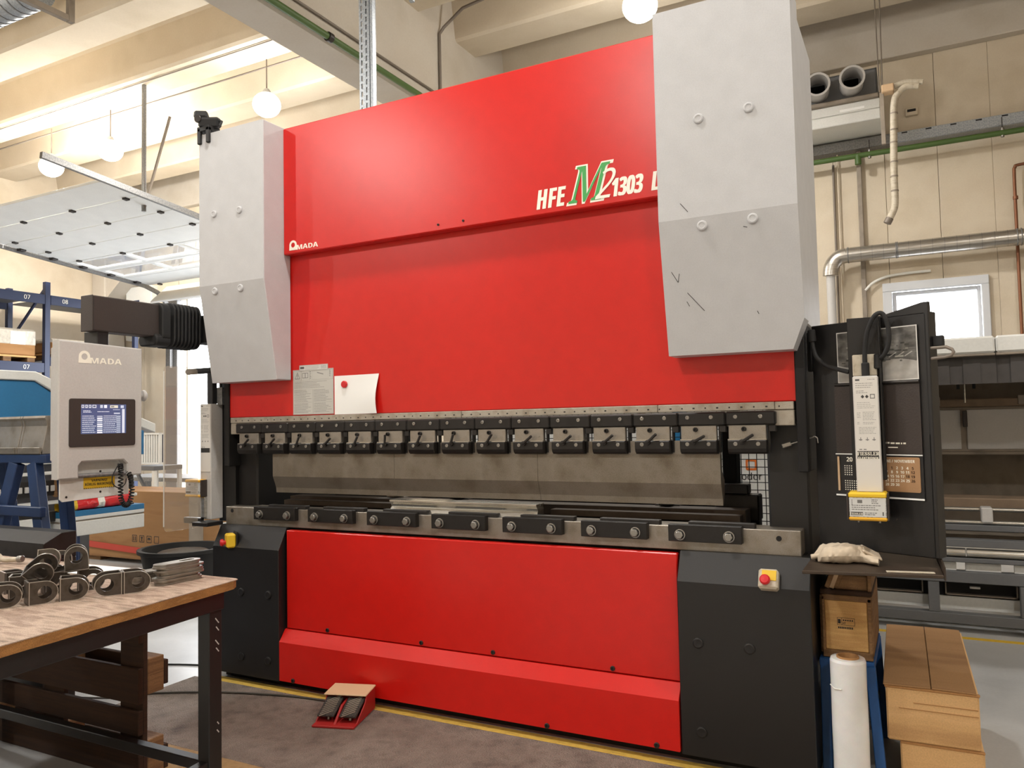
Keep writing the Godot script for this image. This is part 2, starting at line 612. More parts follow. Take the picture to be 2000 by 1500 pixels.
	g.transparency = BaseMaterial3D.TRANSPARENCY_ALPHA
	g.roughness = 0.04
	M.glass = g
	var g2 := StandardMaterial3D.new()
	g2.albedo_color = Color(0.78, 0.72, 0.64, 0.22)
	g2.transparency = BaseMaterial3D.TRANSPARENCY_ALPHA
	g2.roughness = 0.06
	M.guard_glass = g2

# ---------------------------------------------------------------- room
func sub(parent: Node, called: String, mb: MB, mat: Material) -> MeshInstance3D:
	return part(parent, called, mb, mat)

func build_room():
	org = Vector3.ZERO
	var f := struct("floor", nb().span(-12.6, 8.2, -0.25, 0.0, -7.3, 10.2), M.concrete_floor)
	# back wall of cream sandwich panels, openings for the goods door and one window
	var root := Node3D.new()
	root.name = "wall_back"
	root.set_meta("kind", "structure")
	add_child(root)
	sub(root, "panel", nb().span(-12.6, -11.515, 0, 6.7, -7.2, -7.0, 0.003), M.wall_cream)
	sub(root, "panel", nb().span(-11.5, -10.52, 0, 6.7, -7.2, -7.0, 0.003), M.wall_cream)
	sub(root, "panel", nb().span(-10.5, -6.62, 3.95, 6.7, -7.2, -7.0, 0.003), M.wall_cream)
	var edges := [-6.6, -5.5, -4.4, -3.3, -2.2, -1.1, 0.0, 0.62, 1.21, 1.80]
	for i in edges.size() - 1:
		if i < 8:
			sub(root, "panel", nb().span(edges[i] + 0.002, edges[i + 1] - 0.002, 0, 6.7, -7.2, -7.0, 0.003), M.wall_cream)
	sub(root, "panel", nb().span(1.212, 1.783, 0, 6.7, -7.2, -7.0, 0.003), M.wall_cream)
	# around the window: 1.79 .. 2.72
	sub(root, "panel", nb().span(1.787, 2.339, 2.93, 6.7, -7.2, -7.0, 0.003), M.wall_cream)
	sub(root, "panel", nb().span(2.343, 2.885, 2.93, 6.7, -7.2, -7.0, 0.003), M.wall_cream)
	sub(root, "panel", nb().span(1.787, 2.725, 0, 1.75, -7.2, -7.0, 0.003), M.wall_cream)
	sub(root, "panel", nb().span(2.725, 2.885, 0, 2.93, -7.2, -7.0), M.wall_cream)
	var e2 := [2.885, 3.44, 4.5, 5.6, 6.8, 8.2]
	for i in e2.size() - 1:
		sub(root, "panel", nb().span(e2[i] + 0.002, e2[i + 1] - 0.002, 0, 6.7, -7.2, -7.0, 0.003), M.wall_cream)
	sub(root, "backing", nb().span(-6.6, 1.775, 0, 6.7, -7.26, -7.2), M.wall_cream)
	sub(root, "backing", nb().span(2.73, 8.2, 0, 6.7, -7.26, -7.2), M.wall_cream)
	sub(root, "backing", nb().span(1.775, 2.73, 2.93, 6.7, -7.26, -7.2), M.wall_cream)
	sub(root, "backing", nb().span(-12.6, -10.5, 0, 6.7, -7.26, -7.2), M.wall_cream)
	# dark sockel beam above, at the ceiling
	sub(root, "edge_beam", nb().span(-12.4, 8.0, 5.66, 6.6, -7.0, -6.86, 0.01), M.girder_paint)
	struct("wall_left", nb().span(-12.6, -12.4, 0, 6.7, -7.2, 10.2), M.wall_cream)
	struct("wall_right", nb().span(8.0, 8.2, 0, 6.7, -7.2, 10.2), M.wall_cream)
	struct("wall_front", nb().span(-12.6, 8.2, 0, 6.7, 10.0, 10.2), M.wall_cream)
	# ceiling: slab with ribs along x
	var c := struct("ceiling", nb().span(-12.6, 8.2, 6.55, 6.75, -7.2, 10.2), M.ceiling_paint)
	var z := -5.8
	while z < 9.6:
		var mb := nb()
		# a rib with sloping sides, near edge z, 0.5 wide underneath
		var poly := PackedVector2Array([Vector2(-0.25, 0.03), Vector2(-0.22, 0.0), Vector2(0.22, 0.0), Vector2(0.25, 0.03), Vector2(0.33, 0.50), Vector2(0.40, 0.56), Vector2(-0.40, 0.56), Vector2(-0.33, 0.50)])
		mb.prism(poly, 20.4, Transform3D(Basis(Vector3(0, 0, -1), Vector3(0, 1, 0), Vector3(1, 0, 0)), Vector3(-12.4, 6.0, z - 0.25)))
		sub(c, "rib", mb, M.ceiling_paint)
		z += 1.25
	var gd := struct("ceiling_girder", nb().span(-3.16, -2.72, 5.0, 6.5, -7.0, 10.0, 0.03), M.girder_paint)
	# window
	org = Vector3.ZERO
	var w := Node3D.new()
	w.name = "window_1"
	w.set_meta("kind", "structure")
	add_child(w)
	sub(w, "window_frame", nb().span(1.70, 2.79, 2.88, 2.985, -7.02, -6.95, 0.008), M.window_frame)
	sub(w, "window_frame", nb().span(1.70, 1.80, 1.74, 2.88, -7.02, -6.95, 0.008), M.window_frame)
	sub(w, "window_frame", nb().span(2.71, 2.79, 1.74, 2.88, -7.02, -6.95, 0.008), M.window_frame)
	sub(w, "window_frame", nb().span(1.70, 2.79, 1.66, 1.76, -7.02, -6.95, 0.008), M.window_frame)
	sub(w, "sash", nb().span(1.80, 1.845, 1.76, 2.88, -7.10, -7.03, 0.006).span(2.67, 2.71, 1.76, 2.88, -7.10, -7.03, 0.006).span(1.845, 2.67, 2.835, 2.88, -7.10, -7.03, 0.006).span(1.845, 2.67, 1.76, 1.81, -7.10, -7.03, 0.006), M.window_frame)
	sub(w, "pane", nb().span(1.845, 2.67, 1.81, 2.835, -7.07, -7.062), M.glass)
	build_lamps()
	build_goods_door()

func build_lamps():
	# hanging high-bay lamps: globe, cap, cord; each with its own light inside the globe
	var labs := ["bright globe lamp glowing above the raised sectional door, over its outer track end", "added globe lamp over the middle of the raised sectional door to brighten the ceiling", "bright globe lamp on a cord above the grey cover with the work light", "bright globe lamp shining beside the top of the taller looking grey cover"]  # second lamp is added to brighten the ceiling above the door
	for i in LAMP_AT.size():
		var at: Vector3 = LAMP_AT[i]
		var lab: String = labs[i] if i < 4 else "glowing globe lamp on a cord over the floor before the press"
		var t := thing("pendant_lamp", lab, "lamp", at, "globe lamps under the ceiling")
		var pr := []
		for k in 13:
			var a := -PI / 2 + PI * k / 12.0
			pr.push_back(Vector2(0.17 * cos(a), 0.15 * sin(a)))
		part(t, "globe", nb().lathe(pr, Transform3D(Basis(), at), 24), M.lamp_glow)
		part(t, "cap", nb().lathe([Vector2(0.0, 0.14), Vector2(0.06, 0.14), Vector2(0.05, 0.17), Vector2(0.03, 0.20), Vector2(0, 0.20)], Transform3D(Basis(), at), 14), M.lamp_housing)
		part(t, "cord", nb().cyl(at + Vector3(0, 0.2, 0), Vector3(at.x, 6.01 if i < 4 else 6.56, at.z), 0.008, 6), M.conduit)
		# most of the light goes down through the lens, some leaves sideways and up
		var l := OmniLight3D.new()
		l.name = "light"
		l.light_color = LAMP_COLOR
		l.light_energy = LAMP_UP * (2.2 if i < 2 else 1.0)  # first two turned up to whiten the ceiling over the door
		l.light_size = 0.14
		l.omni_range = 30.0
		l.omni_attenuation = 2.0
		l.shadow_enabled = true
		t.add_child(l)
		var d := SpotLight3D.new()
		d.name = "light"
		d.light_color = LAMP_COLOR
		d.light_energy = LAMP_DOWN
		d.light_size = 0.14
		d.spot_range = 30.0
		d.spot_attenuation = 2.0
		d.spot_angle = 84.0
		d.spot_angle_attenuation = 0.3
		d.shadow_enabled = true
		d.rotation = Vector3(-PI / 2, 0, 0)
		t.add_child(d, true)

func build_goods_door():
	# the opening in the wall and its galvanised posts
	org = Vector3.ZERO
	var d := Node3D.new()
	d.name = "door_1"
	d.set_meta("kind", "structure")
	add_child(d)
	sub(d, "door_post", nb().span(-10.76, -10.44, 0, 4.0, -7.0, -6.9, 0.01), M.zinc_dull)
	sub(d, "door_post", nb().span(-6.66, -6.4, 0, 4.0, -7.0, -6.9, 0.01), M.zinc_dull)
	sub(d, "lintel", nb().span(-10.6, -6.5, 3.9, 4.08, -7.0, -6.9, 0.01), M.zinc_dull)
	# the raised sectional door: sections on sloping tracks along z
	var t := thing("sectional_door", "raised white sectional goods door hanging flat under the ceiling on its tracks", "door", Vector3(-8.55, 4.1, -6.8))
	var s0 := Vector3(0, 4.12, -6.35)
	var dirv := Vector3(0, 0.098, 0.9952)
	var n := 0
	var up := Vector3(0, 0.9952, -0.098)
	for i in 7:
		var sw := 0.52
		var a := s0 + dirv * (i * sw + 0.01)
		var b := s0 + dirv * ((i + 1) * sw - 0.01)
		var glazed := i == 1 or i == 2
		if not glazed:
			var sec := part(t, "section", nb().obox(Transform3D(Basis(Vector3(1, 0, 0), up, Vector3(1, 0, 0).cross(up)), (a + b) / 2 + Vector3(-8.55, 0, 0)), Vector3(3.9, 0.04, sw - 0.012), 0.006), M.machine_white)
			for q in 4:
				var hx := -10.2 + q * 1.1
				part(sec, "hinge", nb().obox(Transform3D(Basis(Vector3(1, 0, 0), up, Vector3(1, 0, 0).cross(up)), a + Vector3(hx, 0, 0) - up * 0.03), Vector3(0.07, 0.025, 0.07), 0.005), M.bolt_dark)
		else:
			# glazed section: frame bars and four panes
			var fr := hold(t, "glazed_section")
			for e in [a + dirv * 0.03, b - dirv * 0.03]:
				part(fr, "rail", nb().obox(Transform3D(Basis(Vector3(1, 0, 0), up, Vector3(1, 0, 0).cross(up)), e + Vector3(-8.55, 0, 0)), Vector3(3.9, 0.04, 0.07), 0.004), M.machine_white)
			for q in 4:
				var px := -10.45 + 3.8 * q / 3.0
				part(fr, "stile", nb().obox(Transform3D(Basis(Vector3(1, 0, 0), up, Vector3(1, 0, 0).cross(up)), (a + b) / 2 + Vector3(px, 0, 0)), Vector3(0.09, 0.04, sw - 0.16), 0.004), M.machine_white)
			for q in 3:
				var pc := -10.45 + 3.8 * (q + 0.5) / 3.0
				part(fr, "pane", nb().obox(Transform3D(Basis(Vector3(1, 0, 0), up, Vector3(1, 0, 0).cross(up)), (a + b) / 2 + Vector3(pc, 0, 0)), Vector3(1.17, 0.008, sw - 0.15)), M.glass)
	# last section hangs slantwise behind the bend
	part(t, "section", nb().obox(Transform3D(Basis(Vector3.RIGHT, 0.75), Vector3(-8.55, 3.95, -6.55)), Vector3(3.9, 0.04, 0.5), 0.006), M.machine_white)
	for tx in [-10.56, -6.55]:
		var pts := [Vector3(tx, 2.6, -6.86), Vector3(tx, 3.5, -6.86), Vector3(tx, 3.8, -6.78), Vector3(tx, 4.0, -6.58), Vector3(tx, 4.09, -6.3)]
		pts.push_back(Vector3(tx, 4.09, -6.3) + dirv * 4.4)
		for q in pts.size() - 1:
			part(t, "track", nb().bar(pts[q], pts[q + 1], 0.05, 0.07), M.zinc_dull)
	for q in 6:
		var h := s0 + dirv * (q * 0.52 + 0.26)
		part(t, "roller", nb().span(-10.56, -10.44, h.y - 0.05, h.y + 0.03, h.z - 0.05, h.z + 0.05, 0.01), M.bolt_dark)
	# hangers that hold the tracks
	part(t, "hanger", nb().span(-6.93, -6.89, 4.3, 6.0, -3.52, -3.48), M.zinc_dull)
	part(t, "hanger", nb().bar(Vector3(-6.91, 4.32, -3.5), Vector3(-6.47, 5.5, -3.55), 0.025, 0.025), M.conduit)
	part(t, "hanger", nb().span(-10.6, -10.56, 4.4, 6.0, -3.5, -3.46), M.zinc_dull)

# ---------------------------------------------------------------- the red press brake
var press: Node3D

func bolt_head(mb: MB, at: Vector3, r: float, d: float, hexed := false):
	# round or hexagonal head facing +z
	var t := Transform3D(Basis(Vector3(1, 0, 0), Vector3(0, 0, 1), Vector3(0, -1, 0)), at)
	if hexed:
		mb.lathe([Vector2(0, 0), Vector2(r * 1.35, 0), Vector2(r * 1.35, d * 0.3), Vector2(r * 1.1, d * 0.34)], t, 14)
		mb.lathe([Vector2(r, d * 0.3), Vector2(r, d * 0.92), Vector2(r * 0.86, d), Vector2(0, d)], t, 6)
	else:
		mb.lathe([Vector2(0, 0), Vector2(r, 0), Vector2(r, d * 0.8), Vector2(r * 0.85, d), Vector2(r * 0.5, d), Vector2(r * 0.5, d * 0.35), Vector2(0, d * 0.35)], t, 12)

# profile points (z, y) extruded from x0 to x1
func along_x(mb: MB, prof: Array, x0: float, x1: float, bev := 0.0) -> MB:
	var p := PackedVector2Array()
	for q in prof:
		p.push_back(Vector2(-q[0], q[1]))
	# local x = -z, local y = y, local z = x
	return mb.prism(p, x1 - x0, Transform3D(Basis(Vector3(0, 0, -1), Vector3(0, 1, 0), Vector3(1, 0, 0)), Vector3(x0, 0, 0)), bev)

func build_press_brake():
	press = thing("press_brake", "large red and grey hydraulic press brake with black lower covers", "press brake", Vector3(0, 0, 0))
	var p := press
	# frames, body
	for s: float in [-1.0, 1.0]:
		var a := 1.45 * s
		var b := 1.615 * s
		part(p, "side_frame", nb().span(a, b, 0.0, 1.80, -1.7 if s < 0 else -1.0, -0.12, 0.01), M.black)
		var outer := 1.632 if s > 0 else -1.59
		var bod := part(p, "cylinder_housing", nb().span(1.108 * s, outer, 1.80, 3.112, -0.6, 0.03, 0.006), M.cover_grey)
	part(p, "rear_plate", nb().span(-1.45, 1.45, 1.75, 3.05, -0.62, -0.35), M.black)
	# ram
	var ram := part(p, "ram", nb().span(-1.588, 1.588, 1.486, 3.0, -0.09, -0.04, 0.004), M.red)
	part(ram, "lower_plate", nb().span(-1.577, 1.577, 1.388, 1.452, -0.09, -0.037, 0.003), M.strip)
	var cuts := [-1.577, -1.02, 0.012, 1.012, 1.502, 1.577]
	for i in 5:
		part(ram, "scale_strip", nb().span(cuts[i] + 0.001, cuts[i + 1] - 0.001, 1.4535, 1.4855, -0.09, -0.034, 0.002), M.strip)
	var dots := nb()
	for i in 62:
		var x := -1.53 + i * 0.05
		var r := 0.0045 if i % 2 == 0 else 0.003
		dots.span(x - r, x + r, 1.467 - 0.003, 1.467 + 0.003, -0.036, -0.0335)
	var dd := part(ram, "scale_marks", dots, M.print_dark)
	dd.set_meta("kind", "stuff")
	# upper red cover, a folded sheet box standing proud of the ram
	var cov := part(p, "upper_cover", nb().span(-1.1, 1.1, 2.388, 3.108, -0.038, 0.02, 0.005), M.red)
	for x in [-0.07, 0.076]:
		var bm := nb()
		bolt_head(bm, Vector3(x, 2.419, 0.019), 0.006, 0.006)
		part(cov, "screw", bm, M.bolt_dark)
	# grey covers of the cylinders, bent back below
	for s: float in [-1.0, 1.0]:
		var prof := [[-0.035, 3.115], [0.17, 3.115], [0.17, 2.235], [0.078, 1.687], [-0.035, 1.687]]
		var mb := nb()
		if s > 0:
			# its outer lower corner is cut away
			along_x(mb, prof, 1.102, 1.598, 0.0)
			along_x(mb, [[-0.035, 3.115], [0.17, 3.115], [0.17, 2.235], [0.098, 1.805], [-0.035, 1.805]], 1.598, 1.646, 0.0)
			var zt := 0.098
			var zb := 0.078
			# slanting corner wedge
			mb.tri(Vector3(1.598, 1.805, zt), Vector3(1.598, 1.687, zb), Vector3(1.646, 1.805, zt))
			mb.quad(Vector3(1.598, 1.687, zb), Vector3(1.598, 1.687, -0.035), Vector3(1.646, 1.805, -0.035), Vector3(1.646, 1.805, zt))
		else:
			along_x(mb, prof, -1.602, -1.1, 0.004)
		var gc := part(p, "cylinder_cover", mb, M.cover_grey)
		for q in [[1.28, 2.635], [1.478, 2.64], [1.28, 2.199], [1.478, 2.2]]:
			var x: float = q[0] * s
			var y: float = q[1]
			var zf := 0.17 if y > 2.235 else 0.17 - (2.235 - y) * 0.168
			var t := Transform3D(Basis(Vector3(1, 0, 0), Vector3(0, 0, 1), Vector3(0, -1, 0)), Vector3(x, y, zf - 0.002))
			var cap := nb().lathe([Vector2(0, 0), Vector2(0.021, 0), Vector2(0.021, 0.006), Vector2(0.018, 0.010), Vector2(0.013, 0.011), Vector2(0.011, 0.009), Vector2(0, 0.009)], t, 20)
			part(gc, "plug", cap, M.cover_grey)
	# side gusset under the housings
	for s: float in [-1.0, 1.0]:
		part(p, "ram_guide", nb().span(1.585 * s, 1.625 * s, 1.2, 1.8, -0.3, -0.03, 0.004), M.black_matte)
	# bed
	var bed := part(p, "bed", nb().span(-1.6, 1.587, 0.866, 0.968, -0.16, -0.02, 0.003), M.steel)
	for q in [[-1.548, 0.945], [1.502, 0.934]]:
		var t := Transform3D(Basis(Vector3(1, 0, 0), Vector3(0, 0, 1), Vector3(0, -1, 0)), Vector3(q[0], q[1], -0.022))
		part(bed, "hole", nb().lathe([Vector2(0.0, 0.0), Vector2(0.011, 0.0), Vector2(0.011, 0.0035), Vector2(0.0, 0.0035)], t, 16), M.black_matte)
	part(p, "bed_web", nb().span(-1.45, 1.45, 0.0, 0.87, -0.3, -0.06), M.black_matte)
	part(p, "bed_gap", nb().span(-1.6, 1.6, 0.80, 0.868, -0.3, -0.05), M.black_matte)
	# lower red panel and the toe panel that sticks out
	var lp := part(p, "lower_panel", nb().span(-1.093, 1.093, 0.326, 0.857, -0.02, 0.02, 0.004), M.red)
	for x in [-0.806, -0.209, 0.197, 0.793]:
		var bm := nb()
		bolt_head(bm, Vector3(x, 0.344, 0.019), 0.011, 0.007)
		part(lp, "screw", bm, M.bolt_dark)
	var toe := part(p, "toe_panel", along_x(nb(), [[-0.02, 0.322], [0.022, 0.322], [0.068, 0.262], [0.068, 0.056], [-0.02, 0.056]], -1.105, 1.096, 0.002), M.red)
	for x in [-1.005, 0.493, 0.997]:
		var bm := nb()
		bolt_head(bm, Vector3(x, 0.068, 0.067), 0.012, 0.007)
		part(toe, "screw", bm, M.bolt_dark)
	part(p, "plinth", nb().span(-1.6, 1.6, 0.0, 0.08, -1.8, -0.02), M.black_matte)
	# black side covers with a slanting top band
	for s: float in [-1.0, 1.0]:
		var x0 := 1.102 if s > 0 else -1.612
		var x1 := 1.624 if s > 0 else -1.108
		var sc2 := part(p, "side_cover", along_x(nb(), [[-0.9, 0.868], [0.004, 0.868], [0.066, 0.752], [0.066, 0.05], [-0.9, 0.05]], x0, x1, 0.003), M.black)
		for q in [[1.183, 0.507], [1.388, 0.507], [1.187, 0.15], [1.388, 0.15]]:
			if s > 0 and q[0] > 1.3 and q[1] < 0.3:
				continue
			var t := Transform3D(Basis(Vector3(1, 0, 0), Vector3(0, 0, 1), Vector3(0, -1, 0)), Vector3(q[0] * s, q[1], 0.065))
			part(sc2, "plug", nb().lathe([Vector2(0, 0), Vector2(0.023, 0), Vector2(0.022, 0.005), Vector2(0.017, 0.007), Vector2(0.0, 0.006)], t, 18), M.black)
	part(p, "frame_plate", nb().span(-1.735, -1.60, 0.87, 1.74, -0.2, -0.092, 0.003), M.black)
	build_clamps()

func build_clamps():
	var p := press
	org = Vector3.ZERO
	# clamp rail of fifteen pieces, two socket screws each
	for i in 15:
		var x0 := -1.503 + i * 0.2008
		var seg := part(p, "clamp_rail", nb().span(x0 + 0.0006, x0 + 0.2002, 1.393, 1.4495, -0.045, -0.002, 0.006), M.clamp_black)
		for k in 2:
			var bm := nb()
			bolt_head(bm, Vector3(-1.45 + (2 * i + k) * 0.1, 1.4277, -0.003), 0.0085, 0.005)
			part(seg, "socket_screw", bm, M.bolt)
	# fifteen quick clamps
	var plate := MB.new().span(-0.075, 0.075, 1.333, 1.393, -0.03, -0.004, 0.002)
	for h in [[-0.058, 1.356], [0.052, 1.357]]:
		plate.cyl(Vector3(h[0], h[1], -0.006), Vector3(h[0], h[1], -0.003), 0.003, 8)
	var plate_m := plate.mesh(M.steel)
	var jaw := MB.new()
	along_x(jaw, [[-0.035, 1.332], [0.009, 1.332], [0.012, 1.328], [0.012, 1.297], [0.006, 1.283], [-0.004, 1.275], [-0.035, 1.274]], -0.077, 0.077, 0.002)
	var jaw_m := jaw.mesh(M.clamp_black)
	var lipm := MB.new().span(-0.077, 0.077, 1.3325, 1.3365, -0.03, 0.006).mesh(M.bright_steel)
	var bm := MB.new()
	bolt_head(bm, Vector3(-0.045, 1.316, 0.011), 0.0085, 0.004)
	var b1 := bm.mesh(M.bolt)
	bm = MB.new()
	bolt_head(bm, Vector3(0.045, 1.316, 0.011), 0.0085, 0.004)
	var b2 := bm.mesh(M.bolt)
	bm = MB.new()
	bolt_head(bm, Vector3(-0.012, 1.377, -0.006), 0.010, 0.014)
	var knob := bm.mesh(M.clamp_black)
	# lever tilt differs from clamp to clamp (degrees from horizontal)
	var tilt := [40, 42, 66, 40, 60, 86, 64, 72, 55, 38, 38, 38, 42, 28, 32]
	for i in 15:
		var n := hold(p, "tool_clamp", Vector3(-1.398 + 0.1995 * i, 0, 0))
		for e in [["clamp_plate", plate_m], ["jaw", jaw_m], ["jaw_lip", lipm], ["socket_screw", b1], ["socket_screw", b2], ["knob", knob]]:
			var o := MeshInstance3D.new()
			o.name = e[0]
			o.mesh = e[1]
			n.add_child(o, true)
		var a := deg_to_rad(tilt[i])
		var piv := Vector3(-0.018, 1.325, 0.02)
		var tip := piv + Vector3(cos(a), sin(a), 0) * (0.056 if tilt[i] < 60 else 0.05)
		org = Vector3.ZERO
		var lv := part(n, "lever", nb().bar(piv, tip, 0.010, 0.012, 0.003), M.clamp_black)
		part(n, "lever_hub", nb().lathe([Vector2(0, 0), Vector2(0.011, 0), Vector2(0.011, 0.012), Vector2(0, 0.014)], Transform3D(Basis(Vector3(1, 0, 0), Vector3(0, 0, 1), Vector3(0, -1, 0)), Vector3(-0.018, 1.325, 0.008)), 12), M.clamp_black)
		part(n, "spacer", nb().span(0.084, 0.112, 1.365, 1.392, -0.04, -0.012, 0.002).span(0.078, 0.086, 1.28, 1.392, -0.05, -0.03), M.dark_steel)
	# clamping blocks on the bed, two hexagon bolts each, a pad on top
	for i in 7:
		var x := -1.194 + i * 0.4005
		var n := hold(p, "die_clamp", Vector3(x, 0, 0))
		part(n, "block", nb().span(-0.153, 0.153, 0.907, 0.978, -0.022, 0.012, 0.002), M.clamp_black)
		part(n, "pad", nb().span(-0.075, 0.20, 0.966, 0.988, -0.06, -0.024, 0.002), M.dark_steel)
		for k in [-0.102, 0.102]:
			var hb := nb()
			bolt_head(hb, Vector3(k, 0.936, 0.010), 0.0175, 0.024, true)
			part(n, "hexagon_bolt", hb, M.bolt)
	# die rail and back gauge behind the bed
	part(p, "die_rail", nb().span(-1.32, 1.33, 0.95, 1.016, -0.36, -0.25, 0.003), M.brown_steel)
	var bg := part(p, "back_gauge", nb().span(-1.25, 1.33, 0.90, 1.0, -0.64, -0.57, 0.003), M.dark_steel)
	part(bg, "rule", nb().span(-0.15, 0.808, 1.0, 1.034, -0.60, -0.565, 0.002), M.pine)
	part(bg, "slide_bar", nb().span(0.812, 1.33, 1.0, 1.016, -0.62, -0.565, 0.002), M.dark_steel)
	for x in [-0.62, -0.2, 0.95]:
		part(bg, "finger", nb().span(x - 0.06, x + 0.06, 1.0, 1.022, -0.56, -0.34, 0.004).span(x - 0.03, x + 0.03, 1.022, 1.036, -0.5, -0.3, 0.003), M.steel if x < -0.3 else M.dark_steel)
	part(p, "gauge_post", nb().span(1.18, 1.245, 0.9, 1.8, -0.6, -0.5, 0.004), M.black_matte)
	part(p, "gauge_carriage", nb().span(1.16, 1.36, 0.95, 1.07, -0.5, -0.4, 0.006).span(1.16, 1.31, 1.07, 1.115, -0.5, -0.42, 0.004), M.dark_steel)
	part(p, "gauge_bracket", nb().span(-1.50, -1.46, 0.94, 1.0, -0.5, -0.45, 0.002), M.white_paint)

func build_press_details():
	# punches: three lengths clamped in a row, gooseneck section
	var cuts := [-1.241, -0.396, 0.427, 1.277]
	var who := ["steel punch clamped at the end of the row next to the clear shield", "middle steel punch of the three clamped under the red ram", "steel punch clamped at the end of the row beside the fence gap"]
	for i in 3:
		var t := thing("punch", who[i], "punch", Vector3((cuts[i] + cuts[i + 1]) / 2, 1.055, -0.04), "punches clamped under the ram")
		var a: float = cuts[i] + 0.0003
		var b: float = cuts[i + 1] - 0.0003
		part(t, "blade", along_x(nb(), [[-0.03, 1.272], [-0.03, 1.147], [-0.056, 1.083], [-0.058, 1.055], [-0.066, 1.055], [-0.09, 1.10], [-0.10, 1.16], [-0.06, 1.20], [-0.06, 1.272]], a, b, 0.0012), M.tool_steel)
		part(t, "tang", along_x(nb(), [[-0.036, 1.33], [-0.036, 1.272], [-0.058, 1.272], [-0.058, 1.33]], a, b, 0.001), M.steel)
	# v die standing on the bed
	var d := thing("vee_die", "short polished steel die bar with grooved sides on the press bed", "die", Vector3(-0.02, 0.97, -0.1))
	part(d, "die_body", along_x(nb(), [[-0.135, 0.968], [-0.045, 0.968], [-0.055, 0.985], [-0.07, 1.0], [-0.065, 1.012], [-0.05, 1.026], [-0.05, 1.034], [-0.085, 1.034], [-0.095, 1.022], [-0.105, 1.034], [-0.135, 1.034]], -0.445, 0.405, 0.001), M.bright_steel)
	org = Vector3.ZERO
	part(press, "bed_rail", nb().span(-1.3, -0.46, 0.97, 1.0, -0.24, -0.18, 0.002), M.brown_steel)
	part(press, "bed_rail", nb().span(0.42, 1.32, 0.97, 1.0, -0.24, -0.18, 0.002), M.brown_steel)
	# lettering on the red cover
	org = Vector3.ZERO
	var lg := hold(press, "model_lettering")
	var slant := Basis(Vector3(1, 0, 0), Vector3(0.14, 1, 0), Vector3(0, 0, 1))
	# heavy condensed letters: each letter set three times side by side in one word part
	for q in [["H", 0.505, 0.090], ["F", 0.557, 0.090], ["E", 0.601, 0.090], ["1", 0.866, 0.081], ["3", 0.901, 0.081], ["0", 0.938, 0.081], ["3", 0.975, 0.081], ["L", 1.05, 0.081]]:
		for dx in [-0.003, 0.0, 0.003]:
			text(lg, "letter", q[0], q[2], Transform3D(slant, Vector3(q[1] + dx, 2.4575, 0.0208 + dx * 0.02)), M.lettering_white, "Droid Sans", true, false, 0.0012, 0.60)
	text(lg, "letter_outline", "M", 0.176, Transform3D(Basis(Vector3(0.98, 0, 0), Vector3(0.30, 1.02, 0), Vector3(0, 0, 1)), Vector3(0.742, 2.494, 0.0206)), M.lettering_white, "Droid Serif", true, false, 0.0010, 0.84)
	text(lg, "letter", "M", 0.163, Transform3D(Basis(Vector3(0.95, 0, 0), Vector3(0.30, 1.0, 0), Vector3(0, 0, 1)), Vector3(0.742, 2.495, 0.0214)), M.logo_green, "Droid Serif", false, false, 0.0012, 0.86)
	text(lg, "letter", "2", 0.132, Transform3D(Basis(Vector3(1, 0, 0), Vector3(0.34, 1, 0), Vector3(0, 0, 1)), Vector3(0.826, 2.482, 0.0224)), M.lettering_white, "Droid Sans", false, false, 0.0012, 0.86)
	word_mark(press, Transform3D(Basis(), Vector3(-1.056, 2.407, 0.0201)), 0.055, M.lettering_white)
	# instruction plate, paper sheet under a red magnet
	var t := thing("instruction_plate", "grey printed safety instruction plate fixed on the red ram", "sign", Vector3(-0.945, 1.492, -0.04))
	part(t, "plate", nb().span(-1.09, -0.80, 1.492, 1.742, -0.0405, -0.0375), instruction_print())
	part(t, "serial_strip", nb().span(-1.042, -0.838, 1.735, 1.767, -0.0405, -0.0365), serial_print())
	var s := thing("paper_sheet", "blank white paper sheet pinned by a red magnet on the ram", "paper", Vector3(-0.64, 1.485, -0.035))
	var rows := []
	for i in 9:
		var line := []
		for j in 13:
			var u := j / 12.0
			var v := i / 8.0
			var x := lerpf(-0.792, -0.489, u) - 0.012 * sin(v * PI) * u * u
			var y := lerpf(1.487, 1.696, v)
			var z := -0.037 + 0.020 * pow(maxf(0, u - 0.55) / 0.45, 2.0) * (1.15 - v) + 0.004 * u * (1.0 + sin(v * 5.0))
			line.push_back(Vector3(x, y, z))
		rows.push_back(line)
	part(s, "sheet", nb().sheet(rows), M.paper)
	var mg := thing("magnet", "round red magnet holding the paper sheet", "magnet", Vector3(-0.719, 1.648, -0.036))
	part(mg, "disc", nb().lathe([Vector2(0, 0), Vector2(0.019, 0), Vector2(0.019, 0.009), Vector2(0.016, 0.012), Vector2(0, 0.012)], Transform3D(Basis(Vector3(1, 0, 0), Vector3(0, 0, 1), Vector3(0, -1, 0)), Vector3(-0.719, 1.648, -0.0345)), 20), M.button_red)
	# emergency stops
	estop(Vector3(-1.475, 0.80, 0.032), "yellow emergency stop box with red mushroom button on the cover by the work table", M.yellow, 0.9)
	estop(Vector3(1.472, 0.795, 0.036), "worn whitish emergency stop box with red button on the cover by the film roll", M.old_white, 0.0)
	# small floodlight clamped on top of the cover
	var fl2 := thing("floodlight", "small black work light clamped on top of the grey cover", "light", Vector3(-1.56, 3.115, 0.15))
	part(fl2, "clip", nb().span(-1.60, -1.575, 3.06, 3.15, 0.165, 0.185, 0.003).span(-1.53, -1.505, 3.06, 3.15, 0.165, 0.185, 0.003).span(-1.60, -1.505, 3.13, 3.16, 0.10, 0.185, 0.003), M.rubber_black)
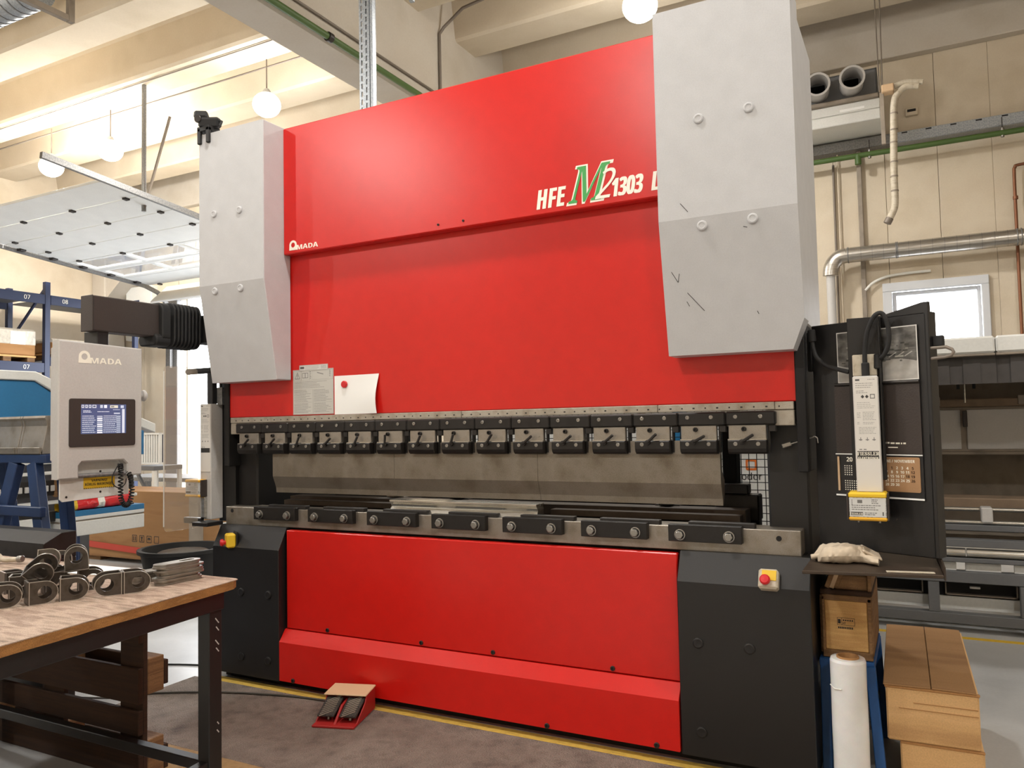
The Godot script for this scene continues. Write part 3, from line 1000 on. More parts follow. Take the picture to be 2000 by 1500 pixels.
	part(fl2, "body", nb().obox(Transform3D(Basis(Vector3.UP, 0.5) * Basis(Vector3.RIGHT, 0.25), Vector3(-1.535, 3.185, 0.15)), Vector3(0.12, 0.06, 0.06), 0.012), M.rubber_black)
	part(fl2, "head", nb().obox(Transform3D(Basis(Vector3.UP, 0.6) * Basis(Vector3.RIGHT, -0.3), Vector3(-1.58, 3.225, 0.17)), Vector3(0.075, 0.05, 0.06), 0.01), M.rubber_black)
	part(fl2, "lens", nb().cyl(Vector3(-1.575, 3.20, 0.19), Vector3(-1.57, 3.198, 0.208), 0.022, 16, 0.003), M.bolt_dark)
	part(fl2, "arm", nb().tube([Vector3(-1.48, 3.19, 0.13), Vector3(-1.45, 3.18, 0.14), Vector3(-1.455, 3.15, 0.15)], 0.008, 8), M.rubber_black)
	# scratches on the right grey cover: thin dark scores in the paint
	org = Vector3.ZERO
	var marks := [[1.195, 2.30, 1.225, 2.262], [1.14, 2.03, 1.165, 1.985], [1.165, 1.985, 1.172, 2.02], [1.20, 1.94, 1.265, 1.862], [1.195, 1.905, 1.205, 1.885], [1.44, 2.175, 1.455, 2.17], [1.472, 1.845, 1.478, 1.832]]
	for q in marks:
		var f := func(y): return 0.1705 if y > 2.235 else 0.1705 - (2.235 - y) * 0.168
		part(press, "scratch", nb().bar(Vector3(q[0], q[1], f.call(q[1])), Vector3(q[2], q[3], f.call(q[3])), 0.001, 0.0022), M.bolt_dark)

func estop(at: Vector3, lab: String, boxmat: Material, turn: float):
	var t := thing("emergency_stop", lab, "switch", at)
	org = Vector3.ZERO
	var tilt := Basis(Vector3.RIGHT, -0.45)
	if turn > 0:
		tilt = Basis(Vector3.UP, -0.55)
	var r := hold(t, "box", Vector3(0, -0.012, 0.03), tilt)
	var b := part(r, "housing", nb().box(Vector3(0, 0, 0), Vector3(0.075, 0.078, 0.05), 0.008), boxmat)
	part(r, "back_plate", nb().box(Vector3(0.004, 0.008, -0.028), Vector3(0.084, 0.084, 0.008), 0.003), M.black_matte)
	if turn == 0.0:
		part(r, "label_plate", nb().box(Vector3(0.004, 0.012, 0.026), Vector3(0.055, 0.04, 0.003), 0.001), M.yellow)
	part(r, "button", nb().lathe([Vector2(0, 0), Vector2(0.012, 0), Vector2(0.012, 0.012), Vector2(0.020, 0.014), Vector2(0.020, 0.024), Vector2(0.015, 0.030), Vector2(0, 0.032)], Transform3D(Basis(Vector3(1, 0, 0), Vector3(0, 0, 1), Vector3(0, -1, 0)), Vector3(-0.008, -0.01, 0.024)), 20), M.button_red)

func text_lines(im: Image, r: Rect2i, step: int, col: Color, h := 2, fill := 0.9):
	# rows of small unreadable print
	var y := r.position.y
	while y + h < r.end.y:
		var x := r.position.x
		var stop := r.position.x + int(r.size.x * rng.randf_range(fill - 0.35, fill))
		while x < stop:
			var w := rng.randi_range(3, 11)
			im.fill_rect(Rect2i(x, y, mini(w, stop - x), h), col)
			x += w + 2
		y += step

func frame_rect(im: Image, r: Rect2i, col: Color, w := 1):
	im.fill_rect(Rect2i(r.position.x, r.position.y, r.size.x, w), col)
	im.fill_rect(Rect2i(r.position.x, r.end.y - w, r.size.x, w), col)
	im.fill_rect(Rect2i(r.position.x, r.position.y, w, r.size.y), col)
	im.fill_rect(Rect2i(r.end.x - w, r.position.y, w, r.size.y), col)

func instruction_print() -> Material:
	var im := Image.create(464, 400, false, Image.FORMAT_RGB8)
	var bg := c8(192, 190, 184)
	var ink := c8(104, 102, 100)
	im.fill(bg)
	frame_rect(im, Rect2i(3, 3, 458, 394), c8(150, 148, 142), 2)
	frame_rect(im, Rect2i(8, 8, 448, 88), ink, 1)
	# warning triangle
	for y in 58:
		var hw := int(y * 0.52)
		im.fill_rect(Rect2i(52 - hw, 22 + y, 3, 2), c8(70, 68, 66))
		im.fill_rect(Rect2i(52 + hw - 2, 22 + y, 3, 2), c8(70, 68, 66))
	im.fill_rect(Rect2i(24, 78, 58, 4), c8(70, 68, 66))
	im.fill_rect(Rect2i(50, 40, 5, 26), c8(70, 68, 66))
	im.fill_rect(Rect2i(50, 70, 5, 5), c8(70, 68, 66))
	im.fill_rect(Rect2i(96, 8, 2, 88), ink)
	# open book
	frame_rect(im, Rect2i(110, 30, 34, 46), c8(90, 88, 86), 4)
	frame_rect(im, Rect2i(142, 30, 34, 46), c8(90, 88, 86), 4)
	im.fill_rect(Rect2i(190, 8, 2, 88), ink)
	text_lines(im, Rect2i(198, 20, 18, 70), 14, c8(60, 60, 60), 5)
	frame_rect(im, Rect2i(226, 16, 180, 74), c8(150, 150, 146), 1)
	for k in 70:
		im.fill_rect(Rect2i(280 + k, 28 + int(k * 0.25), 3, 8), c8(130, 128, 126))
	text_lines(im, Rect2i(420, 16, 18, 70), 16, c8(60, 60, 60), 6)
	text_lines(im, Rect2i(14, 108, 400, 66), 13, ink, 3, 0.95)
	for col in [0, 1]:
		var x: int = 14 + col * 228
		text_lines(im, Rect2i(x, 182, 208, 110), 11, ink, 3, 0.98)
		im.fill_rect(Rect2i(x, 292, 208, 1), ink)
		text_lines(im, Rect2i(x, 302, 208, 86), 11, ink, 3, 0.98)
	im.fill_rect(Rect2i(230, 180, 2, 212), ink)
	return img_mat("instruction_print", im, 0.45)

func serial_print() -> Material:
	var im := Image.create(256, 40, false, Image.FORMAT_RGB8)
	im.fill(c8(204, 203, 198))
	frame_rect(im, Rect2i(1, 1, 254, 38), c8(150, 146, 138), 2)
	im.fill_rect(Rect2i(8, 12, 36, 14), c8(80, 78, 76))
	text_lines(im, Rect2i(54, 10, 130, 26), 10, c8(150, 150, 148), 3, 1.0)
	text_lines(im, Rect2i(196, 10, 52, 26), 8, c8(130, 130, 128), 3, 1.0)
	return img_mat("serial_print", im, 0.45)

# ---------------------------------------------------------------- right of the press
func local_root(t: Node3D, turn: float):
	t.rotation.y = turn
	org = Vector3.ZERO

func build_right_side():
	# swung-out black side guard panel
	var t := thing("side_guard", "tall black steel side guard panel standing open beside the press", "guard", Vector3(1.646, 0.905, -0.1))
	local_root(t, -0.4327)
	part(t, "sheet", nb().span(0.0, 0.455, 0.0, 0.885, -0.018, 0.0, 0.003), M.black)
	part(t, "top_flange", nb().prism(PackedVector2Array([Vector2(0.16, 0.882), Vector2(0.463, 0.884), Vector2(0.463, 0.925), Vector2(0.44, 0.925), Vector2(0.30, 0.895), Vector2(0.16, 0.89)]), 0.02, Transform3D(Basis(), Vector3(0, 0, -0.02)), 0.002), M.black)
	part(t, "edge_flange", nb().span(0.445, 0.463, 0.0, 0.89, -0.06, 0.0, 0.003), M.black)
	part(t, "clip", nb().span(0.463, 0.50, 0.76, 0.80, -0.04, -0.02, 0.004), M.rubber_black)
	part(t, "handle", nb().tube([Vector3(0.46, 0.755, -0.01), Vector3(0.515, 0.755, -0.01), Vector3(0.535, 0.745, -0.01), Vector3(0.54, 0.735, -0.01), Vector3(0.532, 0.724, -0.01), Vector3(0.51, 0.719, -0.01), Vector3(0.46, 0.717, -0.01)], 0.006, 8), M.conduit)
	part(t, "hinge", nb().span(-0.02, 0.0, 0.70, 0.86, -0.015, 0.005, 0.003), M.black_matte)
	# calendar hung on the guard
	var c := thing("wall_calendar", "black and copper wall calendar with a photo page hung on the black guard", "calendar", Vector3(1.646, 0.905, -0.1))
	local_root(c, -0.4327)
	part(c, "back_board", nb().span(0.086, 0.424, 0.205, 0.835, 0.002, 0.005), M.black)
	part(c, "photo_page", nb().span(0.112, 0.424, 0.645, 0.845, 0.006, 0.0075), photo_print())
	part(c, "binding", nb().tube([Vector3(0.10, 0.64, 0.011), Vector3(0.425, 0.637, 0.011)], 0.006, 8), M.bolt_dark)
	part(c, "quote_page", nb().span(0.094, 0.424, 0.372, 0.632, 0.006, 0.0075), M.arm_dark)
	var qt := nb()
	var qx := 0.20
	while qx < 0.37:
		var qw := rng.randf_range(0.004, 0.016)
		qt.box(Vector3(qx + qw / 2, 0.412 + rng.randf_range(-0.001, 0.001), 0.0078), Vector3(qw, 0.006, 0.0006))
		qx += qw + 0.004
	qt.box(Vector3(0.318, 0.396, 0.0078), Vector3(0.036, 0.004, 0.0006))
	part(c, "quote", qt, M.lettering_white).set_meta("kind", "stuff")
	part(c, "edge_strip", nb().span(0.09, 0.424, 0.366, 0.370, 0.006, 0.009), M.paper)
	part(c, "edge_strip", nb().span(0.086, 0.424, 0.205, 0.211, 0.006, 0.009), M.paper)
	part(c, "side_bar", nb().span(0.096, 0.104, 0.225, 0.358, 0.006, 0.009), M.tan_plastic)
	pm("copper_print", c8(178, 140, 104), 0.4, 0.35, T.soft, 3.0)
	part(c, "month_page", nb().prism(rounded(0.215, 0.413, 0.232, 0.36, 0.006), 0.0015, Transform3D(Basis(), Vector3(0, 0, 0.006))), M.copper_print)
	text(c, "month", "STUDENI / NOVEMBER", 0.0105, Transform3D(Basis(), Vector3(0.322, 0.345, 0.0079)), M.lettering_white, "Droid Sans", true, false, 0.0004, 0.95)
	for row in 5:
		for col in 6:
			var d := row * 7 + col
			if d < 1 or d > 30:
				continue
			var quiet := col == 5 or d == 1 or d == 18
			text(c, "date", str(d), 0.0098, Transform3D(Basis(), Vector3(0.291 + col * 0.0192, 0.320 - row * 0.0155, 0.0079)), M.wood_dark if quiet else M.lettering_white, "Droid Sans", true, false, 0.0004)
	text(c, "year", "2022", 0.017, Transform3D(Basis(), Vector3(0.158, 0.347, 0.0064)), M.lettering_white, "Droid Sans", true, false, 0.0004)
	var dots := nb()
	for blk in 2:
		for i in 6:
			for j in 5:
				dots.box(Vector3(0.125 + i * 0.009, 0.322 - blk * 0.058 - j * 0.0085, 0.0062), Vector3(0.004, 0.004, 0.0008))
	part(c, "small_dates", dots, M.lettering_white).set_meta("kind", "stuff")
	# laser safety unit on a black bracket
	laser_unit(true)
	laser_unit(false)
	# cable from the machine to the unit
	var cb := thing("sensor_cable", "black cable running from the press housing to the white sensor strip", "cable", Vector3(1.654, 1.59, -0.05))
	var pts := smooth([Vector3(1.654, 1.745, -0.05), Vector3(1.657, 1.70, -0.045), Vector3(1.672, 1.655, -0.03), Vector3(1.71, 1.62, -0.01), Vector3(1.75, 1.603, 0.02), Vector3(1.79, 1.59, 0.03)], 6)
	part(cb, "cord", nb().tube(pts, 0.0085, 10), M.rubber_black)
	part(cb, "plug", nb().cyl(Vector3(1.652, 1.77, -0.05), Vector3(1.655, 1.72, -0.05), 0.015, 12, 0.003), M.rubber_black)
	# hand wrench hanging on the dark frame
	var w := thing("hand_tool", "thin grey steel hand tool hooked on the dark press frame", "tool", Vector3(1.59, 1.31, -0.1))
	part(w, "shank", nb().tube([Vector3(1.53, 1.305, -0.095), Vector3(1.60, 1.327, -0.09), Vector3(1.645, 1.342, -0.085)], 0.004, 8), M.bolt)
	part(w, "hook", nb().tube([Vector3(1.645, 1.342, -0.085), Vector3(1.655, 1.335, -0.085), Vector3(1.657, 1.315, -0.085)], 0.004, 8), M.bolt)
	part(w, "head", nb().obox(Transform3D(Basis(Vector3.BACK, 0.3), Vector3(1.535, 1.308, -0.095)), Vector3(0.04, 0.02, 0.012), 0.003), M.bolt)
	# side tray, gloves
	var tr := thing("side_tray", "brownish steel side tray with an upturned end next to the press", "tray", Vector3(1.85, 0.86, 0.0))
	part(tr, "tray_plate", nb().prism(PackedVector2Array([Vector2(1.628, 0.30), Vector2(1.628, -0.62), Vector2(2.035, -0.62), Vector2(2.075, 0.22)]), 0.012, Transform3D(Basis(Vector3(1, 0, 0), Vector3(0, 0, 1), Vector3(0, -1, 0)), Vector3(0, 0.872, 0)), 0.002), M.brown_steel)
	part(tr, "end_lip", nb().bar(Vector3(2.06, 0.885, -0.18), Vector3(2.079, 0.875, 0.215), 0.005, 0.045), M.brown_steel)
	part(tr, "label_strip", nb().prism(PackedVector2Array([Vector2(1.90, 0.235), Vector2(2.05, 0.205), Vector2(2.046, 0.18), Vector2(1.896, 0.208)]), 0.002, Transform3D(Basis(Vector3(1, 0, 0), Vector3(0, 0, 1), Vector3(0, -1, 0)), Vector3(0, 0.8745, 0))), M.old_white)
	var gl := thing("work_gloves", "pair of grubby white work gloves lying on the side tray", "gloves", Vector3(1.76, 0.874, 0.02))
	part(gl, "glove", glove_mesh(Vector3(1.64, 0.874, 0.035), 0.23, 0.10, 3), M.glove)
	part(gl, "glove", glove_mesh(Vector3(1.66, 0.874, 0.105), 0.20, -0.12, 9), M.glove)
	for k in 3:
		var a := Vector3(1.662 - k * 0.004, 0.884 + k * 0.004, 0.06 + k * 0.018)
		part(gl, "finger", nb().tube(smooth([a + Vector3(0.04, 0.008, 0), a, a + Vector3(-0.018, -0.003, 0.004)], 4), 0.0095, 8), M.glove)
	part(gl, "cuff", nb().obox(Transform3D(Basis(Vector3.BACK, -0.5) * Basis(Vector3.UP, 0.2), Vector3(1.842, 0.91, 0.06)), Vector3(0.075, 0.012, 0.085), 0.005), M.glove)
	part(gl, "print", nb().obox(Transform3D(Basis(Vector3.BACK, -0.35) * Basis(Vector3.RIGHT, 0.6), Vector3(1.825, 0.920, 0.085)), Vector3(0.018, 0.0015, 0.012)), M.print_dark)
	# wooden boxes on a blue trestle
	var bx := thing("wooden_box", "pine wooden box with black ink stamp, dovetailed rails, on the blue trestle", "box", Vector3(1.73, 0.463, -0.3))
	part(bx, "case", nb().span(1.635, 1.828, 0.475, 0.705, -0.55, -0.115, 0.004), M.wood)
	part(bx, "front_panel", nb().span(1.655, 1.812, 0.495, 0.69, -0.115, -0.098, 0.003), M.pine)
	for e in [[1.645, 1.655, 0.475, 0.705], [1.812, 1.826, 0.475, 0.705]]:
		part(bx, "rail", nb().span(e[0], e[1], e[2], e[3], -0.115, -0.092, 0.002), M.wood)
	part(bx, "rail", nb().span(1.645, 1.826, 0.69, 0.712, -0.115, -0.092, 0.002), M.wood)
	part(bx, "rail", nb().span(1.645, 1.826, 0.465, 0.495, -0.115, -0.092, 0.002), M.wood)
	var st := nb()
	for q in [[1.70, 1.765, 0.622, 0.6235], [1.70, 1.765, 0.594, 0.5955], [1.70, 1.7015, 0.594, 0.6235], [1.7635, 1.765, 0.594, 0.6235], [1.716, 1.7175, 0.594, 0.6235], [1.703, 1.713, 0.600, 0.617]]:
		st.span(q[0], q[1], q[2], q[3], -0.0982, -0.0976)
	part(bx, "stamp", st, M.print_dark)
	text(bx, "stamp_text", "HT", 0.009, Transform3D(Basis(), Vector3(1.7255, 0.6015, -0.0978) - org), M.print_dark, "Droid Sans", true, false, 0.0004, 0.8)
	var ink := nb()
	for k in 5:
		ink.span(1.721 + k * 0.008, 1.7265 + k * 0.008, 0.611, 0.6165, -0.0982, -0.0976)
	for k in 9:
		ink.span(1.703 + k * 0.0062, 1.7075 + k * 0.0062, 0.580, 0.588, -0.0982, -0.0976)
	part(bx, "stamp_marks", ink, M.print_dark).set_meta("kind", "stuff")
	var b2 := thing("wooden_tray", "dark open wooden box with loose planks leaning in it, under the steel tray", "box", Vector3(1.73, 0.712, -0.3))
	part(b2, "bottom_board", nb().span(1.64, 1.83, 0.713, 0.733, -0.55, -0.09, 0.003), M.wood_dark)
	part(b2, "side_board", nb().span(1.815, 1.83, 0.733, 0.80, -0.55, -0.09, 0.003), M.wood)
	part(b2, "back_board", nb().span(1.64, 1.815, 0.733, 0.80, -0.55, -0.53, 0.003), M.wood_dark)
	part(b2, "front_board", nb().span(1.705, 1.815, 0.733, 0.79, -0.12, -0.105, 0.003), M.wood)
	for k in 3:
		part(b2, "plank", nb().bar(Vector3(1.665 + k * 0.016, 0.735, -0.11), Vector3(1.69 + k * 0.016, 0.80, -0.10), 0.02, 0.008, 0.002, Vector3(0, 0, 1)), M.tan_plastic if k == 1 else M.wood)
	var bt := thing("blue_trestle", "blue painted steel trestle carrying the wooden boxes", "trestle", Vector3(1.73, 0, -0.3))
	part(bt, "top_rail", nb().span(1.63, 1.83, 0.43, 0.463, -0.12, -0.08, 0.003), M.blue_trestle)
	part(bt, "top_rail", nb().span(1.63, 1.83, 0.43, 0.463, -0.56, -0.52, 0.003), M.blue_trestle)
	part(bt, "side_rail", nb().span(1.80, 1.83, 0.43, 0.463, -0.52, -0.12, 0.003), M.blue_trestle)
	part(bt, "side_rail", nb().span(1.63, 1.66, 0.43, 0.463, -0.52, -0.12, 0.003), M.blue_trestle)
	for q in [[1.815, -0.08, 1.845, -0.03], [1.65, -0.1, 1.65, -0.06], [1.815, -0.54, 1.83, -0.6], [1.65, -0.54, 1.65, -0.6]]:
		part(bt, "leg", nb().bar(Vector3(q[0], 0.45, q[1]), Vector3(q[2], 0.0, q[3]), 0.036, 0.036, 0.003), M.blue_trestle)
	part(bt, "shelf", nb().span(1.645, 1.82, 0.20, 0.212, -0.56, -0.1, 0.002), M.zinc_dull)
	# stretch film
	var rl := thing("stretch_film_roll", "upright white roll of stretch film standing before the blue trestle", "film roll", Vector3(1.745, 0, 0.04))
	var cen := Transform3D(Basis(), Vector3(1.745, 0, 0.04))
	part(rl, "film", nb().lathe([Vector2(0.038, 0.004), Vector2(0.060, 0.004), Vector2(0.064, 0.010), Vector2(0.0635, 0.14), Vector2(0.0645, 0.26), Vector2(0.0635, 0.40), Vector2(0.064, 0.498), Vector2(0.060, 0.508), Vector2(0.040, 0.509)], cen, 40), M.film)
	part(rl, "core", nb().lathe([Vector2(0.034, 0.0), Vector2(0.040, 0.0), Vector2(0.040, 0.516), Vector2(0.034, 0.516), Vector2(0.034, 0.0)], cen, 32), M.card_worn)
	part(rl, "loose_edge", nb().tube([Vector3(1.682, 0.405, 0.055), Vector3(1.70, 0.40, 0.088), Vector3(1.725, 0.405, 0.104)], 0.0025, 6), M.plastic_white)
	# cardboard
	for i in 2:
		var k := thing("cardboard_box", ["long battered cardboard box, upper of two, beside the film roll", "cardboard box at the bottom, under the long battered box"][i], "box", Vector3(2.0, 0.196 if i == 0 else 0.0, -0.48))
		var r := hold(k, "carton", Vector3.ZERO, Basis(Vector3.UP, 0.02))
		org = Vector3.ZERO
		if i == 0:
			part(r, "walls", nb().span(-0.142, 0.165, 0, 0.20, -0.50, 0.435, 0.006), M.cardboard)
			part(r, "flap", nb().obox(Transform3D(Basis(Vector3.BACK, 0.012), Vector3(-0.07, 0.207, -0.03)), Vector3(0.16, 0.005, 0.94), 0.002), M.card_brown)
			part(r, "flap", nb().obox(Transform3D(Basis(Vector3.BACK, -0.015), Vector3(0.085, 0.207, -0.03)), Vector3(0.145, 0.005, 0.94), 0.002), M.card_brown)
			part(r, "edge_tape", nb().span(-0.146, 0.168, 0.194, 0.205, 0.425, 0.438, 0.003), M.card_worn)
			part(r, "crease", nb().span(-0.05, 0.160, 0.146, 0.149, 0.435, 0.4365), M.card_worn)
			part(r, "crease", nb().span(-0.10, 0.160, 0.122, 0.1245, 0.435, 0.4365), M.card_worn)
		else:
			part(r, "walls", nb().span(-0.10, 0.175, 0, 0.193, -0.42, 0.43, 0.006), M.cardboard)
			part(r, "edge_tape", nb().span(-0.10, 0.176, 0.186, 0.195, 0.42, 0.432, 0.002), M.card_worn)

func rounded(x0: float, x1: float, y0: float, y1: float, r: float, n := 5) -> PackedVector2Array:
	var p := PackedVector2Array()
	for c in [[x1 - r, y0 + r, -PI / 2], [x1 - r, y1 - r, 0.0], [x0 + r, y1 - r, PI / 2], [x0 + r, y0 + r, PI]]:
		for i in n + 1:
			var a: float = c[2] + PI / 2 * i / n
			p.push_back(Vector2(c[0] + r * cos(a), c[1] + r * sin(a)))
	return p

func smooth(p: Array, n: int) -> Array:
	var out := []
	for i in p.size() - 1:
		var a: Vector3 = p[maxi(i - 1, 0)]
		var b: Vector3 = p[i]
		var c: Vector3 = p[i + 1]
		var d: Vector3 = p[mini(i + 2, p.size() - 1)]
		for k in n:
			out.push_back(b.cubic_interpolate(c, a, d, float(k) / n))
	out.push_back(p[p.size() - 1])
	return out

func glove_mesh(at: Vector3, length: float, bend: float, seedn: int) -> MB:
	# a limp glove: rounded fingers at the start, palm, narrow wrist, flared cuff
	var mb := nb()
	var f := FastNoiseLite.new()
	f.seed = seedn
	f.frequency = 0.9
	var rows := []
	for i in 22:
		var u := i / 21.0
		var wd := 0.03 + 0.018 * sin(minf(u * 1.5, 1.0) * PI * 0.75)
		if u < 0.12:
			wd *= sqrt(u / 0.12) * 0.9 + 0.1
		if u > 0.62:
			wd = lerpf(0.034, 0.052, (u - 0.62) / 0.38)
		var ht := 0.024 + 0.010 * sin(u * PI) - (0.010 if u > 0.8 else 0.0)
		if u < 0.1:
			ht *= 0.4 + u * 6
		var line := []
		for j in 19:
			var a := TAU * j / 18.0
			var q := f.get_noise_3d(cos(a) * 2.0, sin(a) * 2.0, u * 14.0)
			var k := 1.0 + 0.28 * q
			var y := maxf(-0.0, (sin(a) * ht * k + ht * 0.9))
			line.push_back(at + Vector3(u * length, y, cos(a) * wd * k + bend * u * u * 0.6))
		rows.push_back(line)
	mb.sheet(rows)
	return mb

func photo_print() -> Material:
	# a grey photograph of machined parts, plain shapes only
	var im := Image.create(320, 200, false, Image.FORMAT_RGB8)
	im.fill(c8(96, 92, 88))
	var f := FastNoiseLite.new()
	f.seed = 5
	f.frequency = 0.012
	for y in 200:
		for x in 320:
			var v := f.get_noise_2d(x, y * 1.6)
			var b := 0.36 + 0.22 * v
			if y > 130 + int(12 * sin(x * 0.02)):
				b = 0.66 + 0.08 * v
			im.set_pixel(x, y, Color(b, b * 0.98, b * 0.95))
	for k in 46:
		var x := rng.randi_range(10, 290)
		var y := rng.randi_range(36, 128)
		var g := rng.randi_range(30, 170)
		im.fill_rect(Rect2i(x, y, rng.randi_range(6, 34), rng.randi_range(2, 7)), c8(g, g, int(g * 0.95)))
	for k in 5:
		var x := 150 + k * 30
		for q in 40:
			im.fill_rect(Rect2i(x + int(q * 0.7), 110 - int(q * 0.4), 3, 3), c8(176, 172, 166))
	frame_rect(im, Rect2i(0, 0, 320, 200), c8(210, 208, 204), 4)
	return img_mat("photo_print", im, 0.3)

func unit_print() -> Material:
	var im := Image.create(100, 450, false, Image.FORMAT_RGB8)
	var bg := c8(214, 210, 204)
	im.fill(bg)
	var ink := c8(120, 118, 114)
	im.fill_rect(Rect2i(8, 8, 18, 6), c8(60, 60, 60))
	text_lines(im, Rect2i(60, 9, 34, 10), 8, ink, 2, 1.0)
	text_lines(im, Rect2i(8, 24, 84, 26), 8, ink, 2, 1.0)
	text_lines(im, Rect2i(10, 54, 50, 14), 7, ink, 2, 1.0)
	for x in [36, 54]:
		for y in 14:
			var hw := 7 - absi(y - 7)
			im.fill_rect(Rect2i(x - hw, 70 + y, hw * 2 + 1, 1), c8(60, 58, 56))
	frame_rect(im, Rect2i(68, 68, 20, 18), c8(100, 98, 96), 3)
	text_lines(im, Rect2i(12, 100, 76, 30), 7, c8(160, 158, 154), 2, 1.0)
	for q in [[10, 140, 20, 26], [34, 138, 58, 34], [10, 178, 14, 12], [34, 178, 58, 12], [16, 198, 74, 28]]:
		text_lines(im, Rect2i(q[0], q[1], q[2], q[3]), 6, c8(150, 148, 144), 2, 1.0)
	for k in 3:
		im.fill_rect(Rect2i(14 + k * 28, 246, 14, 3), c8(90, 88, 86))
		im.fill_rect(Rect2i(20 + k * 28, 238, 3, 14), c8(120, 118, 116))
	for k in 2:
		im.fill_rect(Rect2i(14 + k * 18, 284, 12, 3), c8(90, 88, 86))
	im.fill_rect(Rect2i(5, 292, 90, 30), c8(44, 42, 42))
	return img_mat("unit_print", im, 0.45)

func head_print() -> Material:
	var im := Image.create(130, 80, false, Image.FORMAT_RGB8)
	im.fill(c8(206, 206, 204))
	var ink := c8(96, 94, 92)
	im.fill_rect(Rect2i(28, 8, 18, 14), c8(110, 108, 106))
	text_lines(im, Rect2i(80, 6, 30, 18), 7, ink, 3, 1.0)
	text_lines(im, Rect2i(6, 30, 116, 30), 9, ink, 3, 1.0)
	for k in 4:
		im.fill_rect(Rect2i(6, 8 + k * 6, 4, 3), ink)
	im.fill_rect(Rect2i(3, 60, 44, 14), c8(44, 42, 42))
	text_lines(im, Rect2i(54, 62, 50, 14), 7, ink, 3, 1.0)
	im.fill_rect(Rect2i(118, 58, 5, 16), ink)
	return img_mat("head_print", im, 0.45)

